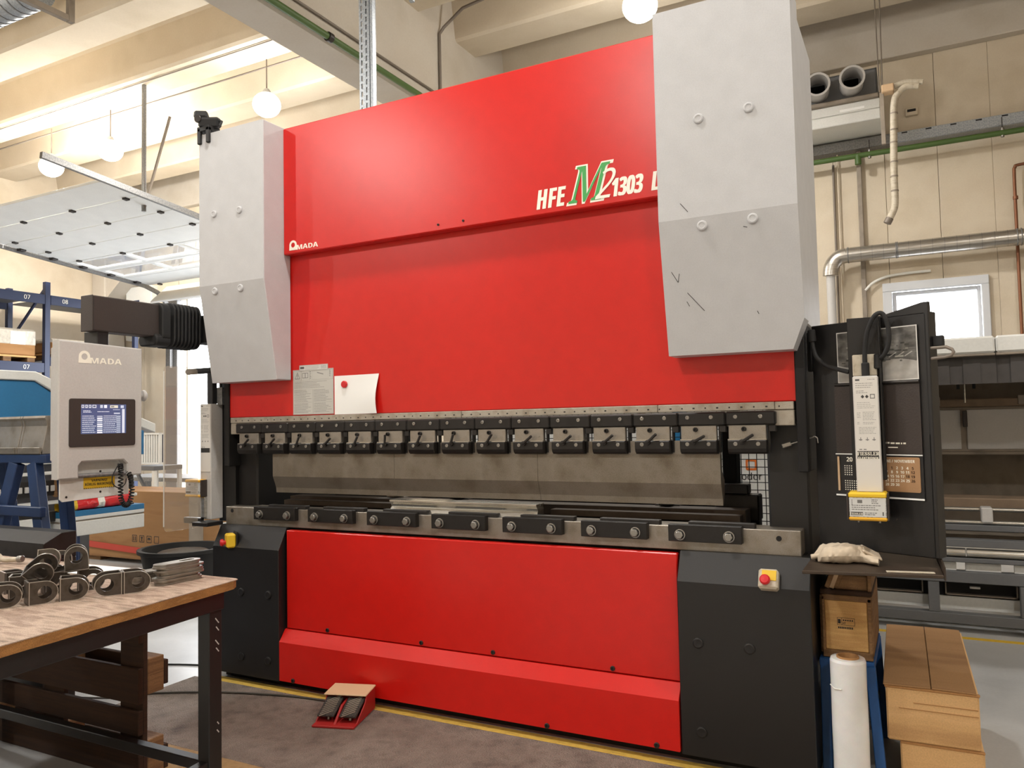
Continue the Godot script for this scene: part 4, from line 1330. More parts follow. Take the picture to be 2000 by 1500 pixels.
func laser_unit(right: bool):
	if not M.has("unit_print"):
		unit_print()
		head_print()
	if right:
		var t := thing("laser_safety_unit", "white laser sensor strip with yellow ended box below, in front of the calendar", "sensor", Vector3(1.85, 1.035, 0.06))
		part(t, "bracket", nb().span(1.790, 1.908, 1.18, 1.795, 0.024, 0.033, 0.002), M.black)
		part(t, "bracket_flange", nb().span(1.898, 1.904, 1.25, 1.79, 0.033, 0.07, 0.002), M.black)
		part(t, "spacer", nb().span(1.806, 1.890, 1.571, 1.652, 0.033, 0.06, 0.003), M.old_white)
		part(t, "housing", nb().span(1.806, 1.893, 1.137, 1.569, 0.033, 0.098, 0.004), M.panel_grey)
		part(t, "print", nb().span(1.809, 1.890, 1.141, 1.565, 0.097, 0.1008), M.unit_print)
		text(t, "maker_name", "FIESSLER", 0.0125, Transform3D(Basis(), Vector3(1.8495, 1.2800, 0.1012) - org), M.lettering_white, "Droid Serif", true, false, 0.0004, 0.88)
		text(t, "maker_name", "ELEKTRONIK", 0.0075, Transform3D(Basis(), Vector3(1.8495, 1.2645, 0.1012) - org), M.lettering_white, "Droid Sans", true, false, 0.0004, 1.1)
		var h := hold(t, "sensor_head")
		part(h, "housing", nb().span(1.779, 1.904, 1.048, 1.122, 0.03, 0.13, 0.003), M.head_print)
		part(h, "end_strip", nb().span(1.776, 1.907, 1.118, 1.139, 0.028, 0.132, 0.006), M.yellow)
		part(h, "end_strip", nb().span(1.776, 1.907, 1.036, 1.050, 0.028, 0.132, 0.005), M.amber)
		part(h, "side_plate", nb().span(1.771, 1.777, 1.038, 1.136, 0.03, 0.13, 0.002), M.arm_dark)
		part(h, "side_plate", nb().span(1.906, 1.912, 1.038, 1.136, 0.03, 0.13, 0.002), M.arm_dark)
		text(h, "maker_name", "FIESSLER", 0.0072, Transform3D(Basis(), Vector3(1.8025, 1.0615, 0.1306) - org), M.lettering_white, "Droid Serif", true, false, 0.0004, 0.9)
		for x in [1.808, 1.88]:
			part(h, "foot_screw", nb().cyl(Vector3(x, 1.038, 0.11), Vector3(x, 1.028, 0.11), 0.004, 8), M.bolt)
		var cable := nb().tube(smooth([Vector3(1.851, 1.57, 0.07), Vector3(1.851, 1.652, 0.075), Vector3(1.862, 1.73, 0.085), Vector3(1.889, 1.789, 0.095), Vector3(1.917, 1.797, 0.095), Vector3(1.934, 1.75, 0.095), Vector3(1.934, 1.69, 0.09), Vector3(1.918, 1.647, 0.08), Vector3(1.898, 1.632, 0.06)], 6), 0.0085, 10)
		part(t, "cable", cable, M.rubber_black)
		part(t, "plug", nb().cyl(Vector3(1.851, 1.567, 0.07), Vector3(1.851, 1.62, 0.072), 0.014, 12, 0.003), M.rubber_black)
		part(t, "plug", nb().cyl(Vector3(1.892, 1.595, 0.06), Vector3(1.894, 1.652, 0.06), 0.013, 12, 0.004), M.rubber_black)
	else:
		var t := thing("laser_safety_unit", "narrow white laser sensor strip with yellow edged box beside the glass side guard", "sensor", Vector3(-1.75, 1.02, -0.03))
		part(t, "housing", nb().span(-1.79, -1.70, 0.89, 1.572, -0.09, 0.0, 0.003), M.panel_grey)
		part(t, "print", nb().span(-1.786, -1.704, 1.17, 1.568, -0.001, 0.0015), M.unit_print)
		part(t, "post", nb().span(-1.745, -1.70, 1.572, 1.79, -0.05, -0.01, 0.003), M.black)
		part(t, "top_bar", nb().span(-1.93, -1.70, 1.755, 1.79, -0.04, 0.0, 0.012), M.rubber_black)
		part(t, "clamp_piece", nb().span(-1.695, -1.655, 1.565, 1.67, -0.09, -0.04, 0.003), M.zinc_dull)
		var h := hold(t, "sensor_head")
		part(h, "housing", nb().span(-1.865, -1.74, 1.036, 1.112, -0.03, 0.045, 0.003), M.head_print)
		part(h, "end_strip", nb().span(-1.868, -1.738, 1.108, 1.126, -0.032, 0.048, 0.005), M.amber)
		part(h, "end_strip", nb().span(-1.868, -1.738, 1.022, 1.038, -0.032, 0.048, 0.005), M.amber)
		part(h, "side_plate", nb().span(-1.739, -1.732, 1.024, 1.124, -0.032, 0.046, 0.002), M.arm_dark)
		part(t, "arm", nb().tube(smooth([Vector3(-1.68, 1.79, -0.05), Vector3(-1.675, 1.70, -0.05), Vector3(-1.68, 1.60, -0.06)], 4), 0.008, 8), M.rubber_black)

# ---------------------------------------------------------------- laser cutter behind the press, wire fence
func build_back_machine():
	var t := thing("laser_cutter", "long white and grey laser cutting machine with dark strip curtain behind the press", "machine", Vector3(1.2, 0, -3.4))
	part(t, "cabinet", nb().span(-1.7, 1.42, 0.08, 2.0, -4.3, -2.6, 0.01), M.machine_white)
	part(t, "door_panel", nb().span(-1.65, -0.35, 0.5, 1.85, -2.6, -2.585, 0.006), M.machine_white)
	part(t, "door_panel", nb().span(-0.3, 0.55, 0.5, 1.85, -2.6, -2.585, 0.006), M.machine_white)
	part(t, "blue_stripe", nb().span(0.35, 0.46, 0.6, 1.7, -2.585, -2.578, 0.002), M.blue_paint)
	part(t, "door_panel", nb().span(0.58, 1.38, 0.5, 1.85, -2.6, -2.585, 0.006), M.machine_white)
	part(t, "shelf_line", nb().span(0.58, 1.38, 1.19, 1.215, -2.59, -2.575), M.bay_grey)
	text(t, "maker_name", "bodor", 0.05, Transform3D(Basis(), Vector3(0.905, 0.995, -2.583) - org), M.bolt_dark, "Droid Sans", false, false, 0.002)
	pm("orange_mark", c8(214, 112, 44), 0.5)
	part(t, "emblem", nb().ring(rounded(0.885, 0.965, 1.04, 1.12, 0.012), rounded(0.90, 0.95, 1.055, 1.105, 0.008), 0.002, Transform3D(Basis(), Vector3(0, 0, -2.585))), M.orange_mark)
	# hood over the open bay, in lengths
	var cuts := [1.44, 2.474, 3.5, 4.6]
	for i in 3:
		var h := part(t, "hood", nb().span(cuts[i] + 0.002, cuts[i + 1] - 0.002, 1.806, 1.915, -4.2, -2.55, 0.012), M.machine_white)
		part(h, "hood_lip", nb().span(cuts[i] + 0.002, cuts[i + 1] - 0.002, 1.79, 1.806, -2.62, -2.56, 0.004), M.bay_grey)
	# strips of the curtain, slightly uneven
	for i in 34:
		var x := 1.46 + i * 0.088
		if x > 3.4:
			break
		var dz := rng.randf_range(-0.012, 0.012)
		part(t, "curtain_strip", nb().obox(Transform3D(Basis(Vector3.UP, rng.randf_range(-0.1, 0.1)), Vector3(x, 1.705, -2.62 + dz)), Vector3(0.098, 0.185, 0.004)), M.curtain)
	# back of the bay
	part(t, "bay_back", nb().span(1.44, 4.6, 0.5, 1.8, -4.2, -4.15), M.bay_grey)
	part(t, "bay_wall", nb().span(1.44, 4.6, 1.13, 1.47, -3.62, -3.56, 0.006), M.bay_grey)
	part(t, "bay_ledge", nb().span(1.44, 4.6, 1.47, 1.53, -3.66, -3.50, 0.006), M.ledge)
	for x in [2.02, 2.62]:
		part(t, "bay_door", nb().span(x - 0.28, x + 0.28, 1.15, 1.45, -3.56, -3.545, 0.004), M.panel_grey)
		part(t, "hinge_block", nb().span(x + 0.05, x + 0.15, 1.48, 1.55, -3.52, -3.49, 0.004), M.bay_grey)
	part(t, "latch", nb().span(2.315, 2.345, 1.32, 1.44, -3.54, -3.51, 0.003), M.bolt_dark)
	part(t, "latch_rod", nb().cyl(Vector3(2.33, 1.5, -3.4), Vector3(2.33, 1.66, -3.4), 0.006, 8), M.bright_steel)
	for x in [2.285, 2.385]:
		part(t, "hanger_bar", nb().span(x - 0.01, x + 0.01, 1.6, 1.72, -3.3, -3.28), M.black_matte)
	part(t, "bay_shade_plate", nb().span(1.44, 4.6, 1.11, 1.13, -4.15, -3.56, 0.003), M.bay_grey)  # unseen top plate added to darken the cavity below
	part(t, "bay_floor", nb().span(1.44, 4.6, 0.5, 0.52, -4.15, -3.2, 0.003), M.bay_grey)
	part(t, "bay_sill", nb().span(1.44, 4.6, 0.76, 0.84, -3.2, -2.95, 0.006), M.ledge)
	part(t, "guide_tube", nb().cyl(Vector3(1.46, 0.775, -2.85), Vector3(4.5, 0.775, -2.85), 0.014, 12), M.bright_steel)
	part(t, "guide_tube", nb().cyl(Vector3(1.46, 0.70, -2.75), Vector3(4.5, 0.70, -2.75), 0.014, 12), M.bright_steel)
	part(t, "guide_beam", nb().span(1.46, 4.5, 0.645, 0.685, -2.82, -2.72, 0.004), M.machine_grey)
	part(t, "tube_bracket", nb().span(2.36, 2.425, 0.70, 0.80, -2.84, -2.72, 0.006), M.panel_grey)
	part(t, "front_beam", nb().span(1.46, 4.5, 0.555, 0.605, -2.68, -2.6, 0.004), M.machine_grey)
	for q in [[1.46, 2.255], [2.26, 3.2], [3.21, 4.5]]:
		part(t, "roller", nb().cyl(Vector3(q[0], 0.518, -2.62), Vector3(q[1], 0.518, -2.62), 0.028, 18, 0.003), M.bright_steel)
	part(t, "front_beam", nb().span(1.46, 4.5, 0.455, 0.485, -2.68, -2.6, 0.004), M.machine_grey)
	for q in [[1.5, 1.98], [2.02, 2.20], [2.25, 2.45], [2.52, 2.9]]:
		part(t, "white_panel", nb().span(q[0], q[1], 0.395, 0.45, -2.66, -2.64, 0.003), M.machine_white)
	part(t, "front_beam", nb().span(1.46, 4.5, 0.325, 0.398, -2.67, -2.59, 0.004), M.machine_grey)
	part(t, "front_beam", nb().span(1.46, 4.5, 0.06, 0.125, -2.67, -2.59, 0.004), M.machine_grey)
	for x in [1.55, 2.062, 2.575, 3.1, 3.7]:
		part(t, "post", nb().span(x - 0.033, x + 0.033, 0.125, 0.325, -2.665, -2.595, 0.004), M.machine_grey)
	part(t, "base_panel", nb().span(1.46, 4.5, 0.13, 0.21, -2.75, -2.72), M.machine_white)
	part(t, "drawer", nb().span(1.46, 4.5, 0.21, 0.33, -2.80, -2.74), M.black_matte)
	for q in [[1.62, 2.0], [2.13, 2.54]]:
		var fr := nb()
		fr.span(q[0], q[1], 0.222, 0.23, -2.74, -2.70).span(q[0], q[0] + 0.008, 0.222, 0.30, -2.74, -2.70).span(q[1] - 0.008, q[1], 0.222, 0.30, -2.74, -2.70)
		part(t, "drawer_frame", fr, M.bay_grey)
	part(t, "lever", nb().cyl(Vector3(2.27, 0.287, -2.66), Vector3(2.33, 0.287, -2.66), 0.009, 10, 0.003), M.panel_grey)
	part(t, "skirt", nb().span(1.46, 4.5, 0.005, 0.06, -2.9, -2.85), M.machine_white)
	part(t, "leg", nb().span(1.5, 1.58, 0.0, 0.06, -2.68, -2.58, 0.003), M.machine_grey)
	part(t, "leg", nb().span(4.3, 4.4, 0.0, 0.06, -2.68, -2.58, 0.003), M.machine_grey)
	# wire mesh fence behind the press
	var f := thing("wire_fence", "dark wire mesh safety fence standing behind the press", "fence", Vector3(0.2, 0, -2.0))
	for x in [-1.3, 0.3, 1.35]:
		part(f, "post", nb().span(x - 0.02, x + 0.02, 0, 1.9, -2.02, -1.98, 0.002), M.black_matte)
	part(f, "rail", nb().span(-1.3, 1.35, 1.86, 1.9, -2.015, -1.985), M.black_matte)
	part(f, "rail", nb().span(-1.3, 1.35, 0.1, 0.13, -2.015, -1.985), M.black_matte)
	var wm := nb()
	var x := -1.28
	while x < 1.34:
		wm.span(x - 0.0025, x + 0.0025, 0.12, 1.87, -2.0, -1.995)
		x += 0.05
	var y := 0.15
	while y < 1.86:
		wm.span(-1.3, 1.35, y - 0.0025, y + 0.0025, -1.995, -1.99)
		y += 0.05
	part(f, "wire_mesh", wm, M.black_matte).set_meta("kind", "stuff")

# ---------------------------------------------------------------- pipes, trays, heater on the back wall and ceiling
func build_wall_services():
	var t := thing("green_pipe", "thin green pipe running along the panelled back wall", "pipe", Vector3(1.5, 4.5, -6.75))
	part(t, "run", nb().tube([Vector3(-3, 4.508, -6.75), Vector3(1.5, 4.508, -6.75), Vector3(7.9, 4.49, -6.75)], 0.032, 12), M.green_pipe)
	part(t, "elbow", nb().cyl(Vector3(1.508, 4.52, -6.75), Vector3(1.508, 4.40, -6.75), 0.036, 12, 0.004), M.green_pipe)
	for x in [1.635, 2.97]:
		var h := part(t, "pipe_hanger", nb().cyl(Vector3(x, 4.455, -6.75), Vector3(x, 4.56, -6.75), 0.018, 10, 0.003), M.bolt)
		part(h, "rod", nb().cyl(Vector3(x, 4.56, -6.75), Vector3(x, 4.68, -6.75), 0.005, 6), M.bolt_dark)
	t = thing("cable_tray", "perforated galvanised cable tray on brackets along the back wall", "cable tray", Vector3(3, 4.6, -6.85))
	part(t, "channel", nb().span(-3.0, 1.86, 4.62, 4.74, -6.86, -6.84, 0.003).span(-3.0, 1.86, 4.62, 4.63, -6.99, -6.84), M.zinc_dull)
	var ch := part(t, "channel", nb().span(1.86, 7.9, 4.61, 4.74, -6.86, -6.84, 0.003).span(1.86, 7.9, 4.61, 4.62, -6.99, -6.84), M.galv)
	var sl := nb()
	for i in 24:
		sl.span(1.98 + i * 0.25, 2.04 + i * 0.25, 4.715, 4.73, -6.841, -6.838)
	part(t, "slots", sl, M.black_matte).set_meta("kind", "stuff")
	# air heater with two round outlets
	t = thing("air_heater", "white ceiling air heater box with two round dark outlets above it", "heater", Vector3(1.3, 4.75, -6.6))
	var cas := part(t, "casing", nb().span(0.3, 1.78, 4.76, 4.88, -6.95, -6.30, 0.008), M.machine_white)
	part(t, "casing", nb().span(0.3, 1.78, 4.885, 5.0, -6.95, -6.31, 0.008), M.machine_white)
	part(t, "label", nb().span(1.36, 1.62, 4.905, 4.935, -6.308, -6.304), M.paper)
	# hollow plenum: its front sheet is open behind the outlets
	for q in [[0.3, 1.76, 5.0, 5.36, -6.97, -6.95], [0.3, 1.76, 5.345, 5.36, -6.95, -6.34], [0.3, 1.76, 5.0, 5.015, -6.95, -6.34], [0.3, 0.315, 5.0, 5.36, -6.95, -6.34], [1.745, 1.76, 5.0, 5.36, -6.95, -6.34], [0.3, 1.05, 5.0, 5.36, -6.36, -6.34], [1.21, 1.41, 5.0, 5.36, -6.36, -6.34], [1.57, 1.76, 5.0, 5.36, -6.36, -6.34], [1.05, 1.21, 5.0, 5.12, -6.36, -6.34], [1.05, 1.21, 5.28, 5.36, -6.36, -6.34], [1.41, 1.57, 5.0, 5.12, -6.36, -6.34], [1.41, 1.57, 5.28, 5.36, -6.36, -6.34]]:
		part(t, "plenum_sheet", nb().span(q[0], q[1], q[2], q[3], q[4], q[5]), M.machine_grey)
	part(t, "gutter", nb().span(0.3, 1.77, 5.0, 5.045, -6.36, -6.26, 0.008), M.bay_grey)
	for x in [1.13, 1.49]:
		var z0 := Vector3(x, 5.2, -6.34)
		var z1 := Vector3(x + 0.03, 5.19, -6.05)
		var ax := (z1 - z0).normalized()
		var bs := Basis(Vector3(0, 1, 0).cross(ax).normalized(), ax, Vector3(0, 1, 0).cross(ax).normalized().cross(ax))
		part(t, "outlet", nb().lathe([Vector2(0.125, 0), Vector2(0.125, 0.24), Vector2(0.135, 0.26), Vector2(0.135, 0.285), Vector2(0.112, 0.285), Vector2(0.108, 0.0), Vector2(0.125, 0.0)], Transform3D(bs, z0), 24), M.panel_grey)
	# silver duct with an elbow
	t = thing("air_duct", "shiny silver spiral air duct running along the wall above the window", "duct", Vector3(2, 3.3, -6.72))
	part(t, "pipe", nb().tube([Vector3(1.34, 3.325, -6.72), Vector3(2.45, 3.325, -6.72), Vector3(7.9, 3.31, -6.72)], 0.09, 24), M.duct)
	part(t, "elbow", nb().tube(smooth([Vector3(1.34, 3.325, -6.72), Vector3(1.26, 3.31, -6.72), Vector3(1.20, 3.26, -6.72), Vector3(1.165, 3.19, -6.72), Vector3(1.155, 3.10, -6.72)], 4), 0.088, 24), M.duct)
	part(t, "downpipe", nb().cyl(Vector3(1.155, 3.11, -6.72), Vector3(1.155, 2.0, -6.72), 0.05, 16), M.panel_grey)
	for x in [1.36, 1.87, 1.885, 3.05, 3.09]:
		part(t, "seam_ring", nb().cyl(Vector3(x - 0.006, 3.325, -6.72), Vector3(x + 0.006, 3.325, -6.72), 0.096, 24, 0.003), M.zinc_dull)
	var i2 := 0
	for x in [1.5, 1.62, 1.74, 2.0, 2.12, 2.24, 2.36, 2.48, 2.6, 2.72, 2.84, 2.96]:
		part(t, "spiral_seam", nb().cyl(Vector3(x - 0.0015, 3.325, -6.72), Vector3(x + 0.0015, 3.325, -6.72), 0.0915, 24), M.zinc_dull)
	# upright conduits
	t = thing("wall_conduit", "thin grey conduit running up the back wall, the one nearer the press", "pipe", Vector3(1.21, 2, -6.95))
	part(t, "run", nb().cyl(Vector3(1.205, 1.2, -6.95), Vector3(1.215, 4.5, -6.95), 0.014, 8), M.conduit)
	part(t, "run", nb().cyl(Vector3(1.255, 1.2, -6.95), Vector3(1.265, 4.62, -6.95), 0.010, 8), M.wall_cream)
	t = thing("wall_drop_pipe", "darker square drop pipe below the green pipe on the back wall", "pipe", Vector3(1.5, 2, -6.95))
	part(t, "run", nb().span(1.478, 1.53, 1.2, 4.62, -6.98, -6.92, 0.006), M.bay_grey)
	t = thing("white_cable", "white cable curving away from the drop pipe above the window", "cable", Vector3(1.5, 2.9, -6.9))
	part(t, "cord", nb().tube(smooth([Vector3(1.517, 2.92, -6.93), Vector3(1.60, 3.0, -6.93), Vector3(1.72, 3.055, -6.94), Vector3(1.83, 3.075, -6.95), Vector3(2.02, 3.085, -6.95), Vector3(2.215, 3.087, -6.96)], 5), 0.016, 8), M.plastic_white)
	# copper pipes
	t = thing("copper_pipe", "bent copper pipe going down the wall beside the window", "pipe", Vector3(3.07, 2, -6.9))
	part(t, "run", nb().tube(smooth([Vector3(3.6, 4.18, -6.9), Vector3(3.14, 4.165, -6.9), Vector3(3.085, 4.14, -6.9), Vector3(3.073, 4.06, -6.9), Vector3(3.07, 3.5, -6.9), Vector3(3.066, 1.8, -6.9)], 5), 0.017, 10), M.copper)
	part(t, "coupling", nb().cyl(Vector3(3.074, 3.78, -6.9), Vector3(3.074, 3.82, -6.9), 0.026, 10, 0.003), M.copper)
	# hanging hose bundle
	t = thing("hanging_hose", "taped pale hose bundle hanging from the ceiling box, open end down", "hose", Vector3(1.92, 3.4, -5.5))
	part(t, "hose", nb().tube(smooth([Vector3(2.16, 4.735, -5.5), Vector3(2.05, 4.755, -5.5), Vector3(1.97, 4.70, -5.5), Vector3(1.93, 4.60, -5.5), Vector3(1.912, 4.25, -5.5), Vector3(1.90, 3.85, -5.5), Vector3(1.897, 3.58, -5.5), Vector3(1.875, 3.49, -5.5), Vector3(1.83, 3.405, -5.5)], 5), 0.034, 10), M.old_white)
	for q in [[1.925, 4.5], [1.918, 4.33], [1.91, 4.2], [1.905, 4.0], [1.90, 3.85], [1.90, 3.7]]:
		part(t, "tape", nb().cyl(Vector3(q[0], q[1] - 0.008, -5.5), Vector3(q[0], q[1] + 0.008, -5.5), 0.037, 10), M.bay_grey)
	part(t, "socket", nb().cyl(Vector3(1.845, 3.43, -5.5), Vector3(1.815, 3.375, -5.5), 0.038, 12, 0.004), M.conduit)
	part(t, "hose", nb().tube(smooth([Vector3(2.2, 4.77, -5.5), Vector3(2.05, 4.80, -5.5), Vector3(1.94, 4.78, -5.5)], 4), 0.03, 8), M.old_white)
	part(t, "junction_box", nb().span(1.82, 1.935, 4.72, 4.80, -5.56, -5.44, 0.008), M.tan_plastic)
	part(t, "suspension_cord", nb().cyl(Vector3(1.80, 4.75, -5.5), Vector3(1.79, 6.1, -5.5), 0.006, 6), M.conduit)
	part(t, "suspension_cord", nb().cyl(Vector3(1.83, 4.80, -5.5), Vector3(1.84, 6.1, -5.5), 0.006, 6), M.conduit)
	part(t, "strut", nb().span(1.80, 1.84, 4.2, 4.74, -5.53, -5.49, 0.003), M.bay_grey)
	t = thing("wall_sensor_box", "small pale box with a dark slot high on the back wall", "box", Vector3(2.09, 4.98, -6.98))
	part(t, "case", nb().span(2.03, 2.16, 4.95, 5.04, -7.0, -6.94, 0.006), M.wall_cream)
	part(t, "slot", nb().span(2.05, 2.14, 4.99, 5.02, -6.942, -6.936), M.black_matte)
	# girder services: green pipe, conduit, rising conduit
	t = thing("ceiling_pipe", "green pipe clipped along the big ceiling girder", "pipe", Vector3(-2.68, 5.03, -2))
	part(t, "run", nb().cyl(Vector3(-2.69, 5.035, -6.9), Vector3(-2.69, 5.035, 9.5), 0.032, 12), M.green_pipe)
	part(t, "clip", nb().cyl(Vector3(-2.69, 5.035, -2.28), Vector3(-2.69, 5.035, -2.22), 0.045, 12, 0.004), M.bolt_dark)
	t = thing("girder_conduit", "thin conduit along the side of the ceiling girder rising in a bend", "pipe", Vector3(-2.71, 5.19, -2))
	part(t, "run", nb().cyl(Vector3(-2.705, 5.19, -6.9), Vector3(-2.705, 5.19, 9.5), 0.014, 8), M.conduit)
	part(t, "riser", nb().tube([Vector3(-2.70, 5.2, -4.17), Vector3(-2.70, 5.92, -4.17), Vector3(-2.66, 6.0, -4.2), Vector3(-2.4, 6.16, -4.2), Vector3(-1.5, 6.2, -4.1)], 0.018, 8), M.conduit)
	# slotted strut behind the press
	t = thing("slotted_strut", "galvanised slotted channel rising behind the red press to the ceiling", "strut", Vector3(-1.53, 3.0, -1.3))
	var y0 := 2.9
	var y1 := 6.0
	part(t, "edge_band", nb().span(-1.595, -1.578, y0, y1, -1.31, -1.30), M.galv)
	part(t, "middle_band", nb().span(-1.565, -1.535, y0, y1, -1.31, -1.30), M.galv)
	part(t, "edge_band", nb().span(-1.522, -1.495, y0, y1, -1.31, -1.30), M.galv)
	part(t, "flange", nb().span(-1.495, -1.49, y0, y1, -1.36, -1.285).span(-1.488, -1.462, y0, y1, -1.312, -1.29, 0.003), M.galv)
	part(t, "back", nb().span(-1.595, -1.49, y0, y1, -1.37, -1.36), M.zinc_dull)
	var br := nb()
	var yy := y0
	while yy < y1:
		br.span(-1.578, -1.565, yy, yy + 0.02, -1.31, -1.30)
		br.span(-1.535, -1.522, yy + 0.025, yy + 0.045, -1.31, -1.30)
		yy += 0.06
	part(t, "slot_bridges", br, M.galv).set_meta("kind", "stuff")
	t = thing("short_strut", "short end of a galvanised strut hanging from the ceiling", "strut", Vector3(-1.24, 4.7, -1.5))
	part(t, "rail", nb().span(-1.27, -1.235, 4.62, 6.0, -1.52, -1.49, 0.002), M.galv)
	part(t, "rail", nb().span(-1.225, -1.215, 4.64, 6.0, -1.52, -1.49, 0.002), M.galv)
	# spiral duct at the corner of the picture and its hanger
	t = thing("ceiling_duct", "ribbed galvanised ventilation duct under the ceiling with a grey hanger", "duct", Vector3(-6, 4.8, -0.32))
	part(t, "pipe", nb().tube([Vector3(-12.3, 4.93, -0.32), Vector3(-8, 4.93, -0.32), Vector3(-4.0, 4.93, -0.32)], 0.16, 24), M.galv)
	for k in 24:
		part(t, "spiral_seam", nb().cyl(Vector3(-6.4 + k * 0.1, 4.93, -0.32), Vector3(-6.388 + k * 0.1, 4.93, -0.32), 0.164, 20), M.zinc_dull)
	part(t, "hanger", nb().span(-3.98, -3.93, 4.74, 6.1, -0.6, -0.55, 0.004).span(-3.98, -3.93, 4.74, 4.79, -0.55, -0.05, 0.004), M.bay_grey)
	# lighting cables under a rib
	t = thing("lamp_wiring", "two thin cables stretched along the ceiling rib to the lamps", "cable", Vector3(-6, 5.97, -3.5))
	part(t, "cord", nb().cyl(Vector3(-12.3, 5.985, -3.9), Vector3(-3.2, 5.985, -3.9), 0.012, 6), M.conduit)
	part(t, "cord", nb().cyl(Vector3(-12.3, 5.985, -3.42), Vector3(-3.2, 5.985, -3.42), 0.008, 6), M.conduit)

# ---------------------------------------------------------------- control pendant, side guard, things left of the press
func screen_print() -> Material:
	var im := Image.create(300, 190, false, Image.FORMAT_RGB8)
	im.fill(c8(66, 76, 110))
	var pale := c8(206, 210, 220)
	var x := 4
	for w in [16, 16, 16, 26]:
		im.fill_rect(Rect2i(x, 4, w, 20), c8(186, 190, 200))
		im.fill_rect(Rect2i(x + 4, 8, w - 9, 11), c8(80, 88, 110))
		x += w + 7
	im.fill_rect(Rect2i(124, 4, 18, 20), c8(170, 176, 190))
	im.fill_rect(Rect2i(150, 4, 20, 20), pale)
	im.fill_rect(Rect2i(190, 6, 54, 18), c8(190, 188, 176))
	im.fill_rect(Rect2i(196, 10, 22, 10), c8(120, 120, 120))
	im.fill_rect(Rect2i(262, 6, 22, 18), c8(170, 178, 196))
	text_lines(im, Rect2i(14, 40, 60, 16), 9, pale, 4, 1.0)
	text_lines(im, Rect2i(106, 46, 80, 8), 9, pale, 4, 1.0)
	text_lines(im, Rect2i(210, 34, 50, 10), 8, pale, 3, 1.0)
	im.fill_rect(Rect2i(216, 54, 42, 10), c8(160, 166, 184))
	for r in 9:
		var y := 74 + r * 13
		im.fill_rect(Rect2i(6, y + 10, 250, 1), c8(110, 118, 146))
		text_lines(im, Rect2i(8, y, 86, 9), 20, pale, 4, 1.15)
		text_lines(im, Rect2i(146, y, 96, 9), 20, pale, 4, 1.15)
		im.fill_rect(Rect2i(104, y, 36, 9), c8(150, 158, 176) if r % 3 == 0 else pale)
		im.fill_rect(Rect2i(234, y, 28, 9), c8(150, 158, 176))
	im.fill_rect(Rect2i(272, 30, 18, 158), c8(186, 190, 204))
	var m := img_mat("screen_print", im, 0.15)
	m.emission_enabled = true
	m.emission_texture = m.albedo_texture
	m.emission = Color(1, 1, 1)
	m.emission_energy_multiplier = 0.8
	m.emission_operator = BaseMaterial3D.EMISSION_OP_MULTIPLY
	return m

